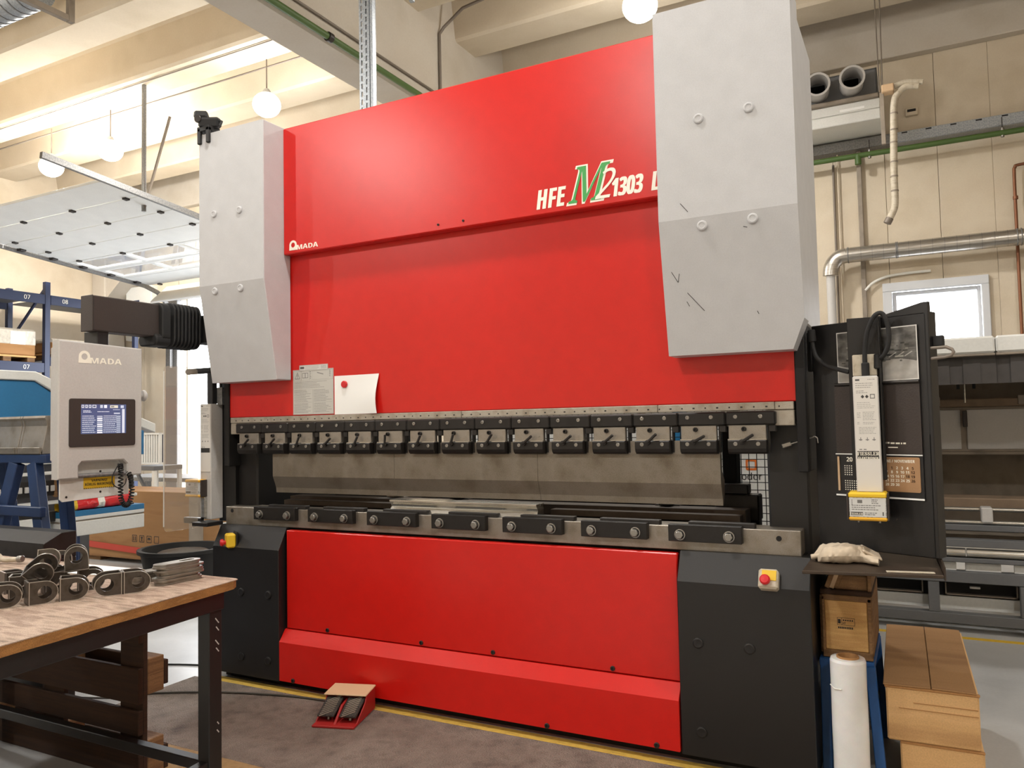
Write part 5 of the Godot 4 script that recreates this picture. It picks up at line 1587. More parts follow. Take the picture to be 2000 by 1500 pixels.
func build_left_side():
	# arm and bellows carry the pendant; they hang on the press
	org = Vector3.ZERO
	var ar := hold(press, "pendant_arm")
	part(ar, "beam", nb().span(-2.005, -1.908, 1.967, 2.160, 0.19, 0.605, 0.006), M.arm_dark)
	part(ar, "beam_end", nb().span(-2.007, -1.906, 1.965, 2.162, 0.605, 0.612, 0.003), M.arm_dark)
	part(ar, "collar", nb().prism(rounded(-2.05, -1.875, 1.935, 2.172, 0.045), 0.06, Transform3D(Basis(), Vector3(0, 0, 0.135)), 0.006), M.rubber_black)
	part(ar, "collar_lip", nb().prism(rounded(-2.045, -1.88, 1.915, 1.985, 0.03), 0.10, Transform3D(Basis(), Vector3(0, 0, 0.13)), 0.008), M.rubber_black)
	var bw := nb()
	for k in 8:
		var z := 0.105 - k * 0.026
		bw.prism(rounded(-2.055, -1.868, 1.912, 2.180, 0.05), 0.013, Transform3D(Basis(), Vector3(0, 0, z)), 0.005)
		bw.prism(rounded(-2.04, -1.884, 1.928, 2.164, 0.045), 0.016, Transform3D(Basis(), Vector3(0, 0, z - 0.014)))
	part(ar, "bellows", bw, M.rubber_black)
	part(ar, "root", nb().prism(rounded(-2.02, -1.60, 1.955, 2.125, 0.03), 0.14, Transform3D(Basis(), Vector3(0, 0, -0.24))), M.black_matte)
	part(ar, "hanger_post", nb().span(-2.04, -1.925, 1.88, 1.97, 0.50, 0.57, 0.004), M.black)
	# pendant: local x along its face, local z towards the operator
	var t := thing("control_pendant", "light grey hanging control panel with colour screen and white logo", "control panel", Vector3(-1.9, 1.17, 0.565))
	local_root(t, 1.4263)
	t.scale = Vector3(0.93, 1, 1)
	t.position += Vector3(0, 0, -0.006)
	# front sheet with a hand recess cut from below
	var out := PackedVector2Array([Vector2(-0.24, 0.005), Vector2(-0.126, 0.005), Vector2(-0.126, 0.072), Vector2(-0.108, 0.092), Vector2(0.13, 0.092), Vector2(0.153, 0.07), Vector2(0.153, 0.005), Vector2(0.243, 0.005), Vector2(0.243, 0.715), Vector2(-0.24, 0.735)])
	part(t, "front_sheet", nb().prism(out, 0.075, Transform3D(Basis(), Vector3(0, 0, -0.075)), 0.007), M.panel_grey)
	part(t, "back_box", nb().span(-0.235, 0.238, 0.10, 0.70, -0.10, -0.075, 0.006), M.panel_grey)
	part(t, "recess_back", nb().span(-0.13, 0.158, 0.0, 0.10, -0.10, -0.085), M.machine_white)
	part(t, "grip", nb().cyl(Vector3(-0.13, 0.018, -0.02), Vector3(0.155, 0.018, -0.02), 0.012, 14, 0.002), M.zinc_dull)
	var bz := part(t, "bezel", nb().prism(rounded(-0.183, 0.198, 0.172, 0.428, 0.012), 0.008, Transform3D(Basis(), Vector3(0, 0, -0.001)), 0.002), M.arm_dark)
	var sm := screen_print()
	part(t, "screen", nb().span(-0.120, 0.140, 0.240, 0.398, 0.0065, 0.0078), sm, "lit colour display with a table of values")
	word_mark(t, Transform3D(Basis(), Vector3(-0.132, 0.618, 0.0)), 0.066, M.lettering_white)
	var lw := part(t, "lower_plate", nb().prism(PackedVector2Array([Vector2(-0.205, -0.10), Vector2(-0.19, -0.115), Vector2(0.19, -0.10), Vector2(0.19, 0.01), Vector2(-0.205, 0.01)]), 0.012, Transform3D(Basis(), Vector3(0, 0, -0.06)), 0.002), M.machine_white)
	for q in [[-0.17, -0.09], [0.02, -0.075], [0.02, 0.035]]:
		var bm := nb()
		bolt_head(bm, Vector3(q[0], q[1], -0.049), 0.006, 0.004)
		part(t, "screw", bm, M.bolt_dark)
	var wl := part(t, "warning_label", nb().span(-0.076, 0.104, -0.055, 0.008, -0.0485, -0.0465), M.yellow)
	var dash := nb()
	for k in 15:
		dash.span(-0.074 + k * 0.012, -0.068 + k * 0.012, -0.0545, -0.051, -0.047, -0.0458)
		dash.span(-0.074 + k * 0.012, -0.068 + k * 0.012, 0.004, 0.0075, -0.047, -0.0458)
	part(wl, "border_marks", dash, M.print_dark).set_meta("kind", "stuff")
	text(wl, "words", "VARNING!", 0.0135, Transform3D(Basis(), Vector3(0.014, -0.012, -0.0458)), M.print_dark, "Droid Sans", true, false, 0.0006)
	text(wl, "words", "RÖRLIG MASKINDEL", 0.0135, Transform3D(Basis(), Vector3(0.014, -0.032, -0.0458)), M.print_dark, "Droid Sans", true, false, 0.0006, 0.92)
	part(t, "stop_button", nb().lathe([Vector2(0, 0), Vector2(0.014, 0), Vector2(0.014, 0.016), Vector2(0.03, 0.02), Vector2(0.032, 0.034), Vector2(0.022, 0.044), Vector2(0, 0.046)], Transform3D(Basis(Vector3(0, -1, 0), Vector3(1, 0, 0), Vector3(0, 0, 1)), Vector3(0.242, 0.45, -0.035)), 18), M.panel_grey)
	# coiled lead hanging from the recess
	var path := smooth([Vector3(0.10, 0.07, 0.02), Vector3(0.092, 0.03, 0.04), Vector3(0.088, -0.05, 0.045), Vector3(0.092, -0.12, 0.045), Vector3(0.115, -0.152, 0.045), Vector3(0.145, -0.14, 0.04), Vector3(0.165, -0.08, 0.03), Vector3(0.168, -0.01, 0.01), Vector3(0.166, 0.03, -0.02)], 8)
	var coil := []
	var turns := 34.0
	for i in 400:
		var u := i / 399.0 * (path.size() - 1)
		var k := mini(int(u), path.size() - 2)
		var p: Vector3 = path[k].lerp(path[k + 1], u - k)
		var d: Vector3 = (path[k + 1] - path[k]).normalized()
		var n1 := d.cross(Vector3(0, 0, 1)).normalized()
		var n2 := d.cross(n1)
		var a := TAU * turns * i / 399.0
		coil.push_back(p + (n1 * cos(a) + n2 * sin(a)) * 0.0115)
	part(t, "coiled_lead", nb().tube(coil, 0.0042, 6), M.rubber_black)
	part(t, "loose_lead", nb().tube(smooth([Vector3(0.095, 0.06, 0.0), Vector3(0.055, 0.01, 0.02), Vector3(0.05, -0.03, 0.03), Vector3(0.075, -0.055, 0.04), Vector3(0.115, -0.04, 0.04), Vector3(0.13, -0.01, 0.03)], 5), 0.003, 6), M.rubber_black)
	# transparent side guard
	var g := thing("side_shield", "clear plastic side shield with rounded corners beside the press", "shield", Vector3(-1.75, 0.85, 0.14))
	var yz := Transform3D(Basis(Vector3(0, 0, 1), Vector3(0, 1, 0), Vector3(-1, 0, 0)), Vector3(-1.746, 0, 0))
	part(g, "pane", nb().prism(rounded(0.055, 0.286, 0.850, 1.785, 0.03), 0.006, yz), M.guard_glass)
	part(g, "edge_strip", nb().span(-1.752, -1.746, 0.88, 1.755, 0.284, 0.288), M.plastic_white)
	part(g, "bracket", nb().span(-1.745, -1.62, 0.862, 0.885, -0.02, 0.10, 0.003), M.black)
	part(g, "bracket_arm", nb().span(-1.90, -1.755, 0.865, 0.90, 0.0, 0.03, 0.004), M.black)
	part(g, "support", nb().span(-1.76, -1.73, 0.90, 1.02, 0.0, 0.02, 0.003), M.bright_steel)
	org = Vector3.ZERO
	part(press, "support_column", nb().span(-1.70, -1.615, 0.0, 0.862, -0.22, -0.06, 0.004), M.white_paint)
	# blue trestle with tool segments
	var s := thing("tool_trestle", "dark blue steel trestle with splayed legs holding bending tools", "trestle", Vector3(-2.6, 0, 0.5))
	part(s, "top_rail", nb().span(-3.3, -2.315, 1.25, 1.298, 0.56, 0.61, 0.004), M.blue_dark)
	part(s, "top_rail", nb().span(-3.3, -2.315, 1.25, 1.298, 0.30, 0.35, 0.004), M.blue_dark)
	part(s, "top_plate", nb().span(-3.3, -2.33, 1.285, 1.300, 0.34, 0.57), M.blue_dark)
	for q in [[-2.45, 0.585, -1.98, 0.72], [-2.62, 0.585, -2.90, 0.72], [-2.60, 0.325, -2.68, 0.16], [-3.2, 0.325, -3.3, 0.12], [-3.2, 0.585, -3.4, 0.72]]:
		part(s, "leg", nb().bar(Vector3(q[0], 1.25, q[1]), Vector3(q[2], 0.0, q[3]), 0.085, 0.05, 0.004, Vector3(0, 0, 1)), M.blue_dark)
	part(s, "cross_rail", nb().bar(Vector3(-3.3, 0.985, 0.65), Vector3(-2.26, 0.985, 0.65), 0.035, 0.055, 0.004), M.blue_dark)
	var profs := [[-0.13, 0.0], [0.10, 0.0], [0.085, 0.035], [0.06, 0.16], [0.065, 0.19], [0.075, 0.205], [0.07, 0.218], [-0.12, 0.218], [-0.13, 0.16]]
	var where := [[-3.05, -2.60], [-2.595, -2.575], [-2.57, -2.362]]
	var labs := ["long grey bending tool segment resting on the blue trestle, its end cut by nothing", "narrow grey bending tool segment squeezed between two longer ones on the trestle", "short grey bending tool segment at the free end of the trestle"]
	labs[0] = "long grey bending tool segment lying on the blue trestle"
	for i in 3:
		var b := thing("tool_segment", labs[i], "bending tool", Vector3((where[i][0] + where[i][1]) / 2, 1.3, 0.46), "bending tools on the blue trestle")
		var pp := []
		for e in profs:
			pp.push_back([0.46 + e[0] + 0.05, 1.3 + e[1]])
		part(b, "segment", along_x(nb(), pp, where[i][0], where[i][1], 0.002), M.steel)
		part(b, "foot_step", nb().span(where[i][0], where[i][1], 1.302, 1.338, 0.595, 0.615, 0.002), M.tool_steel)
	# steel bin with sloping lid behind the table
	var bn := thing("steel_bin", "dark steel bin with a sloping lid behind the work table", "bin", Vector3(-2.1, 0, 0.8))
	part(bn, "body", nb().span(-2.55, -1.772, 0.0, 0.80, 0.78, 0.95, 0.004), M.dark_steel)
	part(bn, "lid", along_x(nb(), [[0.95, 0.80], [0.95, 0.882], [0.86, 0.925], [0.78, 0.925], [0.78, 0.80]], -2.55, -1.772, 0.003), M.dark_steel)

# ---------------------------------------------------------------- background on the left
func build_left_background():
	# blue and white press brake standing crosswise, facing +x
	var t := thing("blue_press", "blue and white bending press standing crosswise in the background", "press brake", Vector3(-4.6, 0, 0.4))
	var yz := Transform3D(Basis(Vector3(0, 0, -1), Vector3(0, 1, 0), Vector3(1, 0, 0)), Vector3(-4.06, 0, 0))
	part(t, "upper_beam", nb().prism(PackedVector2Array([Vector2(-2.6, 1.215), Vector2(1.3, 1.215), Vector2(1.3, 1.42), Vector2(0.46, 1.742), Vector2(0.34, 1.818), Vector2(-2.6, 1.818)]), 0.06, yz, 0.004), M.blue_paint)
	part(t, "white_frame", nb().prism(PackedVector2Array([Vector2(-2.6, 1.822), Vector2(0.335, 1.822), Vector2(0.47, 1.748), Vector2(1.4, 1.40), Vector2(1.4, 1.48), Vector2(0.46, 1.84), Vector2(0.34, 1.892), Vector2(-2.6, 1.892)]), 0.12, Transform3D(yz.basis, Vector3(-4.1, 0, 0)), 0.006), M.machine_white)
	part(t, "rear_body", nb().span(-5.2, -4.45, 0.1, 1.85, -1.1, 2.6), M.machine_grey)
	for q in [[1.175, 1.205], [1.09, 1.115], [0.86, 0.885]]:
		part(t, "light_rail", nb().span(-4.08, -4.02, q[0], q[1], -1.25, 2.6, 0.004), M.machine_white)
	part(t, "tool_rail", nb().span(-4.07, -4.0, 0.93, 1.05, -1.2, 2.6, 0.004), M.dark_steel)
	for k in 24:
		part(t, "clip", nb().span(-4.0, -3.985, 0.965, 1.01, -0.9 + k * 0.05, -0.87 + k * 0.05, 0.003), M.panel_grey)
	for k in 4:
		part(t, "roller", nb().cyl(Vector3(-3.98, 1.0, -0.50 - k * 0.012), Vector3(-3.98, 1.0, -0.508 - k * 0.012), 0.085, 20, 0.002), M.wood if k == 0 else M.rubber_black)
	part(t, "bed", nb().span(-4.14, -4.06, 0.72, 0.80, -1.25, 2.6, 0.004), M.dark_steel)
	part(t, "bed_face", nb().span(-4.2, -4.02, 0.64, 0.76, -0.45, 2.6, 0.004), M.machine_white)
	var sp := part(t, "support_beam", nb().span(-4.135, -4.0, 0.585, 0.70, -1.305, -0.552, 0.004), M.machine_white)
	part(sp, "groove", nb().span(-4.13, -4.012, 0.70, 0.712, -1.305, -0.552), M.bay_grey)
	part(t, "support_beam", nb().span(-4.135, -4.0, 0.712, 0.742, -1.305, -0.552, 0.004), M.machine_white)
	part(t, "blue_stripe", nb().span(-4.13, -4.0, 0.742, 0.788, -1.305, -0.552, 0.003), M.blue_paint)
	part(t, "lower_body", nb().span(-4.9, -4.15, 0.0, 0.62, -0.5, 2.5), M.blue_dark)
	part(t, "leg", nb().span(-4.12, -4.0, 0.0, 0.585, -0.72, -0.56, 0.004), M.blue_dark)
	# red bag on the beam
	var b := thing("red_bag", "crumpled red white and yellow plastic bag lying on the blue beam", "bag", Vector3(-4.05, 0.79, -0.9))
	var f := FastNoiseLite.new()
	f.seed = 12
	f.frequency = 1.0
	for pc in [[0.0, 0.22, "end", M.yellow], [0.22, 0.50, "wrap", M.button_red], [0.50, 0.60, "band", M.plastic_white], [0.60, 1.0, "wrap", M.button_red]]:
		var rows := []
		for i in 9:
			var u := lerpf(pc[0], pc[1], i / 8.0)
			var line := []
			for j in 17:
				var a := TAU * j / 16.0
				var k := 1.0 + 0.35 * f.get_noise_3d(cos(a) * 1.5, sin(a) * 1.5, u * 9)
				var w := 0.055 * (0.55 + 0.5 * sin(minf(1.0, u * 1.25 + 0.1) * PI * 0.8))
				line.push_back(Vector3(-4.05 + cos(a) * w * k * 1.1, maxf(0.7895, 0.79 + (0.042 + 0.02 * u) * (1 + sin(a) * k) * 0.95), -0.56 - u * 0.62))
			rows.push_back(line)
		part(b, pc[2], nb().sheet(rows), pc[3])
	# large crate with red strap
	var c := thing("shipping_crate", "big brown crate with a red strap and printed handling symbols", "crate", Vector3(-5.3, 0, -2.6))
	part(c, "front_board", nb().span(-6.4, -4.42, 0.05, 0.775, -2.32, -2.30, 0.004), M.card_brown)
	part(c, "body", nb().span(-6.38, -4.44, 0.05, 0.77, -2.85, -2.32), M.card_brown)
	part(c, "corner_post", nb().span(-4.62, -4.42, 0.05, 0.775, -2.302, -2.29, 0.003), M.bay_grey)
	part(c, "strap", nb().bar(Vector3(-6.4, 0.19, -2.285), Vector3(-5.3, 0.145, -2.285), 0.008, 0.065), M.strap_red)
	part(c, "strap", nb().bar(Vector3(-5.3, 0.145, -2.285), Vector3(-4.42, 0.16, -2.285), 0.008, 0.065), M.strap_red)
	part(c, "strap", nb().span(-4.43, -4.415, 0.13, 0.195, -2.85, -2.28), M.strap_red)
	for k in 4:
		var x := -5.50 + k * 0.115
		var fr := nb()
		fr.ring(rounded(x, x + 0.075, 0.235, 0.31, 0.006), rounded(x + 0.007, x + 0.068, 0.242, 0.303, 0.004), 0.002, Transform3D(Basis(), Vector3(0, 0, -2.301)))
		var sy := part(c, "handling_symbol", fr, M.print_dark)
		if k == 0:
			part(sy, "mark", nb().span(x + 0.018, x + 0.028, 0.25, 0.295, -2.3, -2.298).span(x + 0.045, x + 0.055, 0.25, 0.295, -2.3, -2.298), M.print_dark)
		elif k == 1:
			part(sy, "mark", nb().prism(PackedVector2Array([Vector2(x + 0.02, 0.295), Vector2(x + 0.055, 0.295), Vector2(x + 0.042, 0.268), Vector2(x + 0.042, 0.256), Vector2(x + 0.055, 0.25), Vector2(x + 0.02, 0.25), Vector2(x + 0.033, 0.256), Vector2(x + 0.033, 0.268)]), 0.002, Transform3D(Basis(), Vector3(0, 0, -2.3))), M.print_dark)
		elif k == 2:
			part(sy, "mark", nb().prism(PackedVector2Array([Vector2(x + 0.015, 0.268), Vector2(x + 0.06, 0.268), Vector2(x + 0.052, 0.285), Vector2(x + 0.037, 0.293), Vector2(x + 0.022, 0.285)]), 0.002, Transform3D(Basis(), Vector3(0, 0, -2.3))).span(x + 0.036, x + 0.039, 0.25, 0.268, -2.3, -2.298), M.print_dark)
	part(c, "foot", nb().span(-6.3, -6.1, 0.0, 0.05, -2.8, -2.35), M.wood)
	part(c, "foot", nb().span(-4.7, -4.5, 0.0, 0.05, -2.8, -2.35), M.wood)
	# black tub
	var tb := thing("black_tub", "round black rubber tub with grey scrap on the floor before the crate", "tub", Vector3(-4.05, 0, -1.75))
	var tt := Transform3D(Basis(), Vector3(-4.05, 0, -1.75))
	part(tb, "tub", nb().lathe([Vector2(0, 0), Vector2(0.30, 0), Vector2(0.36, 0.30), Vector2(0.39, 0.31), Vector2(0.39, 0.34), Vector2(0.35, 0.34), Vector2(0.29, 0.04), Vector2(0, 0.04)], tt, 28), M.rubber_black)
	part(tb, "scrap", nb().lathe([Vector2(0.33, 0.24), Vector2(0.2, 0.31), Vector2(0.0, 0.34)], tt, 16), M.brackets)
	# white slatted frame, bench
	var sl := thing("slatted_stand", "white slatted rack on a light frame near the goods door", "rack", Vector3(-6.1, 0, -3.0))
	for k in 9:
		part(sl, "slat", nb().span(-6.30 + k * 0.042, -6.275 + k * 0.042, 1.04, 1.37, -3.02, -2.98, 0.003), M.machine_white)
	part(sl, "rail", nb().span(-6.31, -5.94, 1.37, 1.39, -3.03, -2.97), M.machine_white)
	part(sl, "rail", nb().span(-6.31, -5.94, 1.02, 1.04, -3.03, -2.97), M.machine_white)
	part(sl, "back_panel", nb().span(-6.30, -5.95, 1.04, 1.37, -3.06, -3.05), M.blue_rack)
	part(sl, "shelf", nb().span(-6.4, -5.93, 0.95, 1.0, -3.3, -2.9, 0.003), M.machine_grey)
	for q in [[-6.38, -3.28], [-5.96, -3.28], [-6.38, -2.93], [-5.96, -2.93]]:
		part(sl, "leg", nb().span(q[0] - 0.02, q[0] + 0.02, 0, 0.95, q[1] - 0.02, q[1] + 0.02), M.machine_white)
	part(sl, "brace", nb().bar(Vector3(-6.25, 0.9, -2.93), Vector3(-5.97, 0.55, -2.93), 0.03, 0.03), M.machine_grey)
	var bc := thing("steel_bench", "grey steel bench behind the brown crate", "bench", Vector3(-6, 0, -3.7))
	part(bc, "top", nb().span(-7.4, -5.0, 0.78, 0.83, -4.0, -3.35, 0.005), M.zinc_dull)
	for x in [-7.3, -5.1]:
		part(bc, "leg", nb().span(x - 0.03, x + 0.03, 0, 0.78, -3.9, -3.84), M.zinc_dull)
		part(bc, "leg", nb().span(x - 0.03, x + 0.03, 0, 0.78, -3.5, -3.44), M.zinc_dull)
	# pallet rack along the left wall
	var r := thing("pallet_rack", "tall blue pallet rack with numbered beams against the side wall", "rack", Vector3(-11.5, 0, -4.7))
	for z in [-1.9, -4.75]:
		part(r, "upright", nb().span(-11.06, -10.98, 0, 3.97, z - 0.045, z + 0.045, 0.004), M.blue_rack)
		part(r, "upright", nb().span(-12.14, -12.06, 0, 3.97, z - 0.045, z + 0.045, 0.004), M.blue_rack)
		for k in 4:
			var y := 0.3 + k * 0.9
			var up: bool = k % 2 == 0
			part(r, "brace", nb().bar(Vector3(-11.02, y if up else y + 0.9, z), Vector3(-12.1, y + 0.9 if up else y, z), 0.03, 0.04), M.blue_rack)
	for y in [3.59, 2.43, 1.2]:
		part(r, "beam", nb().span(-11.03, -10.98, y, y + 0.16, -4.70, -1.95, 0.004), M.blue_rack)
		part(r, "beam", nb().span(-12.12, -12.07, y, y + 0.16, -4.70, -1.95, 0.004), M.blue_rack)
		part(r, "deck", nb().span(-12.07, -11.03, y + 0.11, y + 0.13, -4.70, -1.95), M.machine_grey)
	part(r, "beam", nb().span(-11.03, -10.98, 3.59, 3.75, -6.4, -4.80, 0.004), M.blue_rack)
	part(r, "deck", nb().span(-12.1, -11.03, 3.68, 3.70, -6.4, -4.80), M.machine_grey)
	part(r, "upright", nb().span(-11.06, -10.98, 0, 3.80, -6.48, -6.40, 0.004), M.blue_rack)
	part(r, "beam", nb().span(-11.03, -10.98, 2.55, 2.70, -6.4, -4.80, 0.004), M.blue_rack)
	part(r, "deck", nb().span(-12.1, -11.03, 2.64, 2.66, -6.4, -4.80), M.machine_grey)
	var xl := Transform3D(Basis(Vector3(0, 0, -1), Vector3(0, 1, 0), Vector3(1, 0, 0)), Vector3.ZERO)
	text(r, "bay_number", "07", 0.07, Transform3D(xl.basis, Vector3(-10.976, 3.67, -4.40) - org), M.lettering_white, "Droid Sans", false, false, 0.002)
	text(r, "bay_number", "08", 0.07, Transform3D(xl.basis, Vector3(-10.976, 3.67, -5.05) - org), M.lettering_white, "Droid Sans", false, false, 0.002)
	text(r, "bay_number", "07", 0.07, Transform3D(xl.basis, Vector3(-10.976, 2.51, -4.40) - org), M.lettering_white, "Droid Sans", false, false, 0.002)
	pm("wrap", c8(214, 204, 186), 0.25, 0.0, T.blotch, 1.5, T.dent, 0.6)
	var where := [[-3.70, -4.60, 2.565, 2.70, 3.13, "film-wrapped carton with a white label on a pallet on the blue rack shelf"], [-4.86, -5.55, 2.66, 2.78, 3.02, "brown film-wrapped goods on a pallet behind the pendant arm"], [-2.3, -3.3, 2.565, 2.70, 3.2, "plain carton stacked on a pallet farther along the blue rack"]]
	for q in where:
		var pl := thing("loaded_pallet", q[5], "pallet load", Vector3(-11.5, q[2], (q[0] + q[1]) / 2), "pallet loads on the blue rack")
		part(pl, "carton", nb().span(-12.0, -11.06, q[3], q[4], q[1], q[0], 0.02), M.card_worn)
		part(pl, "wrap", nb().span(-12.01, -11.05, q[3] + 0.16, q[4] + 0.01, q[1] - 0.01, q[0] + 0.01, 0.03), M.wrap)
		part(pl, "label", nb().span(-11.052, -11.045, q[3] + 0.18, q[4] - 0.04, q[1] + 0.18, q[1] + 0.42), M.paper)
		for e in [0.02, 0.45, 0.83]:
			part(pl, "pallet_block", nb().span(-12.0, -11.05, q[2], q[3] - 0.03, q[1] + (q[0] - q[1]) * e, q[1] + (q[0] - q[1]) * (e + 0.14), 0.003), M.wood)
		part(pl, "pallet_deck", nb().span(-12.0, -11.05, q[3] - 0.03, q[3], q[1], q[0], 0.003), M.pine)
	# concrete column with corbel and a small cabinet at the corner
	org = Vector3.ZERO
	var col := struct("corner_column", nb().span(-12.4, -12.0, 0, 6.5, -6.95, -6.5, 0.02), M.girder_paint)
	part(col, "corbel", nb().prism(PackedVector2Array([Vector2(-12.02, 4.0), Vector2(-11.55, 4.35), Vector2(-11.55, 4.75), Vector2(-12.02, 4.75)]), 0.4, Transform3D(Basis(), Vector3(0, 0, -6.93))), M.girder_paint)
	var eb := thing("switch_cabinet", "small white switch cabinet with a dark window by the goods door", "cabinet", Vector3(-11.3, 3.3, -6.95))
	part(eb, "case", nb().span(-11.85, -11.1, 3.2, 4.25, -7.0, -6.85, 0.01), M.machine_white)
	part(eb, "display", nb().span(-11.62, -11.45, 3.75, 3.98, -6.852, -6.845), M.blue_rack)
	# yard outside the door
	struct("yard", nb().span(-30, 30, -0.25, -0.02, -40, -7.3), M.concrete_floor)
	var mo := thing("covered_pile", "grey tarpaulin covered pile outside in the bright yard", "pile", Vector3(-11.2, 0, -9.5))
	var rows := []
	for i in 15:
		var line := []
		for j in 21:
			var u := j / 20.0 * 2.0 - 1.0
			var v := i / 14.0 * 2.0 - 1.0
			var h := 1.55 * pow(maxf(0, 1.0 - u * u * u * u), 0.5) * pow(maxf(0, 1.0 - v * v * v * v), 0.5)
			line.push_back(Vector3(-11.3 + u * 1.1, h + 0.06 * sin(j * 1.7), -9.6 - v * 1.0))
		rows.push_back(line)
	part(mo, "tarpaulin", nb().sheet(rows), M.zinc_dull)

# ---------------------------------------------------------------- work table and what lies on it
func build_table():
	var t := thing("work_table", "work table with worn plywood top on a black steel frame", "table", Vector3(-1.0, 0, 1.6))
	var outline := PackedVector2Array([Vector2(-1.95, 1.118), Vector2(-0.32, 1.097), Vector2(-0.303, 1.105), Vector2(-0.296, 1.13), Vector2(-0.172, 2.3), Vector2(-1.9, 2.35)])
	var flat := Transform3D(Basis(Vector3(1, 0, 0), Vector3(0, 0, 1), Vector3(0, -1, 0)), Vector3(0, 0.850, 0))
	part(t, "top_veneer", nb().prism(outline, 0.003, flat), M.ply_top)
	# board core with a frayed edge
	var rough := PackedVector2Array()
	var corners := [Vector2(-1.95, 1.118), Vector2(-0.32, 1.097), Vector2(-0.296, 1.13), Vector2(-0.172, 2.3), Vector2(-1.9, 2.35)]
	for i in corners.size():
		var a: Vector2 = corners[i]
		var b: Vector2 = corners[(i + 1) % corners.size()]
		var m := maxi(1, int(a.distance_to(b) / 0.03))
		for k in m:
			var q := a.lerp(b, float(k) / m)
			if i == 2 or i == 1:
				q.x += rng.randf_range(-0.004, 0.001)
			rough.push_back(q)
	part(t, "board_core", nb().prism(rough, 0.030, Transform3D(flat.basis, Vector3(0, 0.847, 0))), M.ply_edge)
	part(t, "end_rail", nb().bar(Vector3(-0.335, 0.782, 1.16), Vector3(-0.225, 0.782, 2.25), 0.04, 0.066, 0.003), M.black)
	part(t, "side_rail", nb().span(-1.85, -0.35, 0.75, 0.816, 1.14, 1.18, 0.003), M.black)
	for q in [[-0.357, 1.19], [-0.255, 2.2], [-1.8, 1.19], [-1.8, 2.25]]:
		part(t, "leg", nb().span(q[0] - 0.03, q[0] + 0.03, 0, 0.816, q[1] - 0.03, q[1] + 0.03, 0.003), M.black)
	part(t, "stretcher", nb().span(-1.8, -0.36, 0.165, 0.205, 1.18, 1.22, 0.003), M.black)
	part(t, "stretcher", nb().bar(Vector3(-0.355, 0.185, 1.2), Vector3(-0.255, 0.185, 2.2), 0.04, 0.04, 0.003), M.black)
	# chipped paint on the visible leg
	for q in [[0.70, 0.02], [0.672, 0.016], [0.62, 0.02], [0.595, 0.016], [0.30, 0.012], [0.33, 0.01]]:
		part(t, "paint_chip", nb().bar(Vector3(-0.3268, q[0], 1.175), Vector3(-0.3268, q[0] + q[1], 1.175 + q[1] * 0.8), 0.001, 0.004), M.panel_grey)
	# euro pallet standing on its edge, table shade put into its board colour
	var p := thing("wooden_pallet", "old wooden pallet standing on edge under the work table", "pallet", Vector3(-1.45, 0, 1.03))
	var ys := [[0.0, 0.145], [0.175, 0.275], [0.30, 0.445], [0.545, 0.625], [0.655, 0.80]]
	for e in ys:
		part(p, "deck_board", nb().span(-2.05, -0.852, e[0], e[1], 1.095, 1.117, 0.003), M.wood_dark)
	for x in [-2.05, -1.52, -0.997]:
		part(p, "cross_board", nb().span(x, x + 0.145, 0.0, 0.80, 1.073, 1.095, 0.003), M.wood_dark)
		for y in [0.0, 0.33, 0.655]:
			part(p, "block", nb().span(x, x + 0.145, y, y + 0.145, 0.995, 1.073, 0.003), M.wood)
	for y in [0.0, 0.35, 0.70]:
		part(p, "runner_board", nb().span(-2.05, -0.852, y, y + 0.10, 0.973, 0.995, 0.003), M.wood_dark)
	# timber offcuts on the floor behind the stretcher
	for i in 2:
		var o := thing("timber_offcut", ["rough timber offcut lying on the floor under the table", "second timber offcut stacked on the one under the table"][i], "timber", Vector3(-1.0, 0.09 * i, 1.6), "timber offcuts under the table")
		part(o, "timber", nb().span(-1.7, -0.75 + 0.05 * i, 0.09 * i, 0.09 * i + 0.085, 1.5 + 0.03 * i, 1.62 + 0.03 * i, 0.004), M.wood)
	# bent brackets, each a web with two rounded ears and a hole
	var proto := thing("steel_bracket", "bent steel bracket standing in the front row, next to the table corner side", "bracket", Vector3.ZERO, "bent steel brackets on the work table")
	org = Vector3.ZERO
	var outer := PackedVector2Array()
	var inner := PackedVector2Array()
	for k in 24:
		var a := TAU * k / 24.0
		var c := Vector2(cos(a), sin(a))
		var q := Vector2(c.x * 0.042, 0.038 + c.y * 0.038)
		if c.x < 0:
			var m := maxf(absf(c.x), absf(c.y))
			q = Vector2(c.x / m * 0.044, 0.038 + c.y / m * 0.038)
		outer.push_back(q)
		inner.push_back(Vector2(0.002 + c.x * 0.021, 0.038 + c.y * 0.021))
	var rim := PackedVector2Array()
	var rim_in := PackedVector2Array()
	for q in outer:
		var dv: Vector2 = q - Vector2(0, 0.038)
		rim.push_back(Vector2(0, 0.038) + dv * 1.004)
		rim_in.push_back(Vector2(0, 0.038) + dv * 0.955)
	for z in [-0.035, 0.031]:
		var er := part(proto, "ear", nb().ring(outer, inner, 0.004, Transform3D(Basis(), Vector3(0, 0, z))), M.brackets)
		part(er, "cut_edge", nb().ring(rim, rim_in, 0.0044, Transform3D(Basis(), Vector3(0, 0, z - 0.0002))), M.bracket_edge)
	part(proto, "web", nb().span(-0.047, -0.042, 0.0, 0.076, -0.035, 0.035, 0.001), M.brackets)
	part(proto, "cut_edge", nb().span(-0.047, -0.042, 0.076, 0.0766, -0.034, 0.034), M.bracket_edge)
	var y := 0.8505
